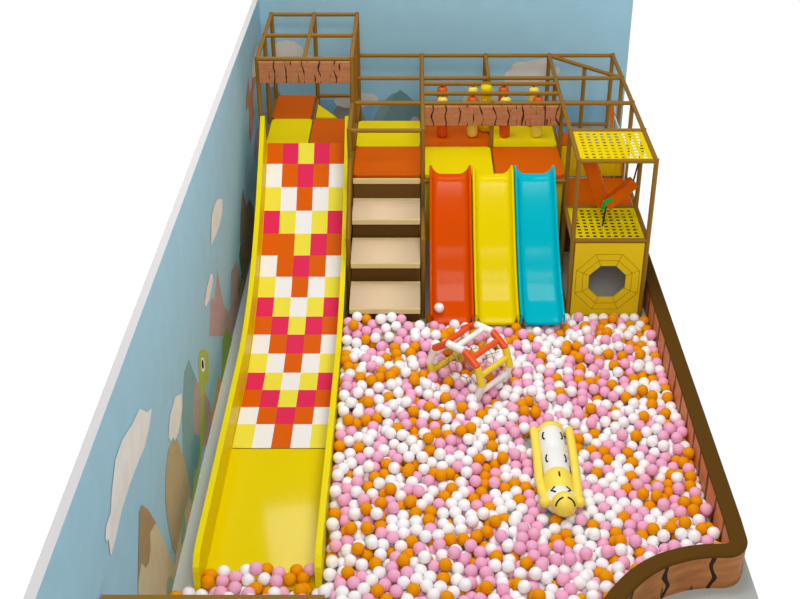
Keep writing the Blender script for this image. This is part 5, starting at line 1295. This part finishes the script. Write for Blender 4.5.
1073, -3670, 83, 0, 1655, -2613, 83, 1, 1201, -6824, 83, 0, 3610, -6402, 83, 2, 2212, -3118, 83, 2, 4046, -5930, 83, 1, 1345, -6816, 177, 0, 3874, -6209, 83, 2,
1657, -958, 83, 0, 1922, -567, 83, 0, 1570, -7369, 222, 0, 1393, -7164, 203, 0, 4188, -6068, 219, 0, 1711, -7045, 207, 0, 3422, -6590, 83, 0, 3033, -6912, 83, 2,
3198, -6888, 83, 2, 3052, -7097, 83, 2, 2721, -6606, 83, 1, 2816, -6742, 83, 0, 2784, -6973, 207, 0, 1514, -6806, 221, 1, 2127, -1274, 83, 0, 4530, -5989, 83, 0,
4790, -5979, 238, 1, 1011, -7058, 195, 0, 318, -6850, 197, 2, 340, -7012, 228, 0, 33, -1480, 83, 0, 33, -2446, 83, 2, 33, -4180, 83, 0, 96, -6674, 83, 0,
4328, -5848, 83, 0, 81, -6814, 205, 1, 1362, -1813, 83, 2, 1747, -1097, 83, 0, 13, -6965, 214, 2, 1237, -7260, 207, 0, 1134, -7059, 83, 1, 1161, -6940, 195, 1,
152, -7369, 83, 0, 1145, -2225, 83, 0, 2674, -7172, 83, 2, 1751, -7235, 176, 0, 2772, -1500, 83, 2, 1637, -3846, 83, 2, 1600, -6631, 83, 0, 1660, -6887, 210, 2,
1633, -7304, 83, 1, 2193, -7255, 260, 0, 2320, -7021, 342, 0, 2146, -6865, 243, 2, 1930, -3293, 83, 0, 1751, -568, 83, 0, 1812, -899, 83, 2, 890, -4713, 83, 2,
1464, -6884, 83, 0, 1443, -7048, 83, 0, 1376, -7369, 212, 0, 1323, -739, 83, 0, 1517, -1871, 83, 2, 1581, -558, 83, 0, 1966, -3076, 83, 1, 1984, -1358, 83, 0,
1812, -7092, 83, 0, 2524, -6896, 83, 0, 2420, -7192, 83, 0, 2384, -6665, 83, 2, 2360, -6852, 83, 1, 2329, -7053, 83, 2, 1889, -7369, 213, 0, 1914, -7157, 225, 1,
1978, -6812, 212, 1, 2237, -6742, 83, 0, 2178, -6897, 83, 0, 2146, -7365, 145, 0, 2389, -1306, 83, 1, 1917, -6898, 83, 1, 2078, -7121, 214, 0, 1780, -3930, 83, 1,
1746, -6710, 83, 1, 1813, -6820, 187, 1, 1048, -7217, 226, 2, 1266, -2112, 83, 1, 891, -7269, 215, 0, 924, -1440, 83, 0, 1870, -6998, 207, 2, 1889, -7239, 83, 2,
1786, -7369, 83, 0, 4625, -5980, 219, 1, 1978, -891, 83, 1, 1501, -6972, 218, 1, 1558, -7128, 218, 0, 2028, -7280, 226, 2, 70, -7321, 218, 1, 1459, -6718, 83, 0,
1208, -7098, 226, 2, 1205, -1083, 83, 0, 1445, -852, 83, 2, 1682, -1854, 83, 0, 586, -4391, 83, 1, 33, -5089, 83, 1, 70, -7225, 83, 0, 1215, -7369, 83, 0,
2047, -6968, 158, 0, 4367, -6016, 83, 1, 3967, -6158, 211, 1, 3080, -6809, 205, 2, 3254, -6801, 213, 1, 2942, -7014, 177, 0, 2757, -7142, 224, 0, 3001, -7161, 227, 1,
2870, -7264, 226, 0, 2073, -6768, 83, 0, 2901, -6599, 83, 1, 2708, -7300, 226, 1, 2470, -6771, 178, 1, 2427, -7034, 216, 1, 2548, -7344, 227, 2, 2286, -6944, 200, 1,
2248, -7104, 218, 1, 2382, -7357, 227, 1, 2552, -7181, 195, 1, 269, -7367, 202, 2, 1584, -1325, 83, 0, 1512, -1705, 83, 1, 695, -6981, 214, 1, 625, -6827, 217, 0,
486, -4959, 83, 1, 635, -7224, 83, 1, 823, -3371, 222, 0, 636, -1328, 83, 2, 436, -1705, 83, 2, 717, -7369, 83, 0, 734, -2036, 83, 1, 813, -7122, 213, 0,
543, -6772, 83, 2, 177, -2031, 83, 1, 177, -2529, 83, 0, 357, -2939, 83, 1, 175, -3762, 83, 2, 380, -6746, 83, 1, 810, -1457, 203, 0, 628, -1904, 83, 0,
477, -2554, 83, 0, 442, -2807, 211, 0, 1040, -2096, 83, 2, 1294, -2516, 83, 1, 911, -6926, 188, 2, 889, -7053, 83, 0, 1315, -1408, 220, 2, 370, -3048, 208, 1,
177, -2446, 227, 0, 377, -1512, 83, 1, 369, -1328, 237, 1, 468, -7319, 218, 2, 1222, -1412, 83, 2, 1118, -3165, 149, 1, 796, -6810, 220, 0, 1169, -1326, 215, 2,
662, -1742, 83, 2, 788, -2440, 83, 2, 826, -2771, 83, 2, 1383, -1317, 83, 0, 1524, -2754, 83, 0, 1672, -3220, 114, 1, 1534, -3538, 83, 2, 1080, -1498, 83, 0,
1042, -1432, 230, 2, 1056, -1854, 83, 0, 1209, -1836, 145, 2, 1246, -1554, 165, 0, 1212, -1084, 249, 0, 1536, -1505, 83, 2, 834, -1834, 83, 2, 33, -2529, 227, 0,
33, -2031, 227, 1, 33, -1578, 216, 0, 33, -2363, 227, 0, 177, -2114, 227, 2, 180, -1944, 224, 0, 310, -1479, 272, 2, 603, -2034, 184, 0, 33, -2280, 83, 2,
466, -1868, 83, 0, 876, -2122, 83, 0, 618, -1717, 250, 0, 2868, -6900, 83, 1, 2825, -7085, 83, 1, 2942, -7221, 83, 0, 2792, -7293, 83, 0, 2682, -6840, 83, 0,
2679, -7006, 83, 0, 2630, -7332, 83, 0, 814, -2604, 83, 0, 177, -2197, 83, 0, 114, -1636, 83, 2, 322, -2116, 83, 2, 318, -1798, 155, 1, 378, -1617, 211, 1,
637, -1477, 237, 0, 661, -2333, 83, 2, 567, -1614, 130, 2, 33, -1948, 83, 1, 465, -1950, 227, 0, 2578, -6522, 83, 0, 2577, -6688, 83, 2, 1094, -1592, 219, 1,
2254, -7201, 83, 1, 2299, -7360, 83, 0, 1153, -2111, 204, 2, 2425, -562, 83, 0, 1082, -1757, 215, 0, 1481, -1394, 193, 2, 943, -1848, 207, 1, 2454, -861, 83, 0,
34, -1864, 226, 2, 188, -1592, 274, 2, 465, -2116, 227, 1, 2129, -6612, 83, 1, 2161, -7063, 83, 0, 564, -2264, 199, 1, 2089, -7222, 83, 0, 177, -2280, 227, 1,
2415, -6332, 83, 1, 836, -1724, 239, 2, 721, -1839, 204, 0, 823, -1969, 206, 2, 727, -1617, 175, 2, 1043, -1530, 364, 2, 2523, -7062, 83, 2, 1069, -1955, 218, 1,
932, -1568, 189, 0, 2465, -7352, 83, 0, 1317, -1964, 138, 1, 1443, -1573, 202, 2, 2631, -865, 83, 0, 2540, -1003, 83, 1, 33, -2197, 227, 2, 33, -1781, 83, 2,
163, -1741, 201, 0, 321, -2282, 83, 0, 468, -1783, 226, 0, 755, -2165, 188, 2, 3151, -6721, 83, 0, 2982, -6754, 83, 0, 3170, -6555, 83, 0, 3114, -988, 83, 1,
2583, -6977, 215, 0, 2883, -7084, 315, 1, 2785, -6809, 232, 0, 2922, -6888, 282, 1, 854, -1670, 83, 1, 934, -1967, 83, 0, 958, -2522, 83, 1, 965, -7200, 83, 1,
2690, -7033, 329, 0, 586, -3696, 83, 0, 709, -6777, 83, 2, 782, -6926, 83, 1, 710, -1328, 232, 2, 534, -1458, 83, 0, 627, -2163, 83, 1, 658, -2660, 83, 2,
974, -2854, 83, 1, 720, -7080, 83, 0, 1002, -3017, 83, 0, 1185, -1684, 83, 1, 2465, -7352, 370, 1, 2386, -7192, 246, 1, 2414, -6884, 286, 1, 1296, -6688, 83, 1,
1347, -7269, 83, 0, 1593, -1159, 83, 0, 1421, -1155, 83, 0, 1254, -2677, 83, 0, 1270, -2842, 83, 1, 1226, -3057, 83, 0, 1391, -3062, 83, 0, 821, -3842, 83, 1,
2619, -6816, 235, 0, 1160, -6273, 83, 0, 1039, -6923, 83, 0, 1132, -7225, 83, 0, 1326, -1199, 212, 0, 3129, -6995, 189, 2, 33, -1718, 306, 0, 3186, -6908, 319, 1,
3514, -6494, 183, 0, 177, -3192, 83, 0, 33, -3358, 227, 2, 177, -3358, 83, 0, 174, -7003, 212, 1, 269, -7250, 83, 0, 4834, -5771, 83, 1, 4830, -5937, 83, 2,
220, -3032, 83, 2, 4669, -5896, 83, 0, 4520, -5823, 83, 0, 4206, -5974, 83, 0, 4098, -6100, 83, 1, 3939, -6056, 83, 2, 3169, -2193, 83, 0, 3317, -6719, 83, 1,
4434, -5912, 194, 0, 4660, -5731, 83, 1, 177, -2363, 83, 2, 211, -1501, 83, 2, 100, -1328, 83, 0, 554, -7080, 83, 2, 551, -7369, 83, 2, 3170, -2359, 83, 0,
266, -1336, 83, 0, 279, -1653, 83, 1, 3143, -2029, 83, 0, 3156, -1864, 83, 1, 465, -2199, 83, 1, 349, -2447, 83, 0, 3726, -6284, 83, 2, 338, -3152, 83, 1,
292, -3645, 83, 1, 372, -3790, 83, 1, 512, -6976, 206, 1, 388, -7078, 83, 2, 362, -7187, 205, 1, 157, -1436, 225, 1, 598, -2913, 223, 0, 186, -7107, 83, 0,
]
BR = 0.083
KIND = [('white_pit_ball', 'white', 'ball_white'), ('pink_pit_ball', 'pink', 'ball_pink'), ('orange_pit_ball', 'orange', 'ball_orange')]


def sphere_mesh(sub):
    bm = bmesh.new()
    bmesh.ops.create_icosphere(bm, subdivisions=sub, radius=BR)
    for f in bm.faces:
        f.smooth = True
    v = [tuple(p.co) for p in bm.verts]
    f = [tuple(q.index for q in p.verts) for p in bm.faces]
    bm.free()
    return v, f


BALL_LIST = [(BALLS[i] / 1000.0, BALLS[i + 1] / 1000.0, BALLS[i + 2] / 1000.0, BALLS[i + 3]) for i in range(0, len(BALLS), 4)]
N_SINGLE = 300
if BALL_LIST:
    v3, f3 = sphere_mesh(3)
    protos = []
    for nm, colour, mat in KIND:
        me = bpy.data.meshes.new(nm)
        me.from_pydata(v3, [], f3)
        me.materials.append(M[mat])
        me.polygons.foreach_set('use_smooth', [True] * len(f3))
        protos.append(me)
    first = {}
    for i, (x, y, z, c) in enumerate(BALL_LIST[:N_SINGLE]):
        nm, colour, mat = KIND[c]
        if c not in first:
            o = bpy.data.objects.new('pit_ball', protos[c])
            first[c] = o
        else:
            o = first[c].copy()
        COL.objects.link(o)
        o.location = (x, y, z)
        o.rotation_euler = (0, 0, 0)
        if x < 0.0:
            tag(o, colour + ' ball heaped at the foot of the long mosaic slide', 'ball', colour + ' balls at the foot of the mosaic slide')
        elif y > -1.0:
            tag(o, colour + ' ball resting alone on the foot of the red-orange slide', 'ball')
        else:
            tag(o, colour + ' pit ball in front of the soft toy, near the front of the pit', 'ball', colour + ' balls in the front rows of the pit')
    # everything behind those rows, as one mass
    v2, f2 = sphere_mesh(3)
    V, F, MIx = [], [], []
    for x, y, z, c in BALL_LIST[N_SINGLE:]:
        b = len(V)
        V += [(p[0] + x, p[1] + y, p[2] + z) for p in v2]
        F += [tuple(q + b for q in f) for f in f2]
        MIx += [c] * len(f2)
    me = bpy.data.meshes.new('pit_balls')
    me.from_pydata(V, [], F)
    for nm, colour, mat in KIND:
        me.materials.append(M[mat])
    me.polygons.foreach_set('material_index', MIx)
    me.polygons.foreach_set('use_smooth', [True] * len(F))
    me.update()
    o = bpy.data.objects.new('pit_balls', me)
    COL.objects.link(o)
    tag(o, 'mass of white, pink and orange balls filling the pit behind the front rows', 'balls', kind='stuff')

# ------------------------------------------------------------------ light
world = bpy.data.worlds.new('World')
scene.world = world
world.use_nodes = True
nt = world.node_tree
bg = nt.nodes['Background']
tc = nt.nodes.new('ShaderNodeTexCoord')
sep = nt.nodes.new('ShaderNodeSeparateXYZ')
nt.links.new(tc.outputs['Generated'], sep.inputs[0])
rp = nt.nodes.new('ShaderNodeValToRGB')
rp.color_ramp.elements[0].position = 0.49
rp.color_ramp.elements[0].color = (1, 1, 1, 1)
rp.color_ramp.elements[1].position = 0.62
rp.color_ramp.elements[1].color = (W_UP, W_UP, W_UP, 1)
mr = nt.nodes.new('ShaderNodeMapRange')
mr.inputs['From Min'].default_value = -1
mr.inputs['From Max'].default_value = 1
nt.links.new(sep.outputs['Z'], mr.inputs['Value'])
nt.links.new(mr.outputs['Result'], rp.inputs['Fac'])
nt.links.new(rp.outputs['Color'], bg.inputs['Color'])
bg.inputs['Strength'].default_value = 1.05


def area(name, loc, target, sx_, sy_, power):
    l = bpy.data.lights.new(name, 'AREA')
    l.shape = 'RECTANGLE'
    l.size, l.size_y = sx_, sy_
    l.energy = power
    o = bpy.data.objects.new(name, l)
    COL.objects.link(o)
    o.location = loc
    o.rotation_euler = (Vector(target) - Vector(loc)).to_track_quat('-Z', 'Y').to_euler()
    return o


for args in LAMPS:
    area('ceiling_and_fill_lamp', *args)  # covers the lamps mirrored in the slides and the added fills

# ------------------------------------------------------------------ camera
cam = bpy.data.cameras.new('camera')
co = bpy.data.objects.new('camera', cam)
COL.objects.link(co)
co.location = (1.06622, -17.10238, 10.58351)
co.rotation_euler = (math.radians(90 - 30.86212), 0, 0)
cam.sensor_width = 36
cam.lens = 1208.486 / 800 * 36
cam.shift_x = -14.63 / 800
cam.clip_end = 200
scene.camera = co
scene.view_settings.view_transform = 'Standard'
scene.view_settings.look = 'None'
scene.view_settings.exposure = EXPOSURE
scene.view_settings.gamma = 1
scene.view_settings.use_curve_mapping = False
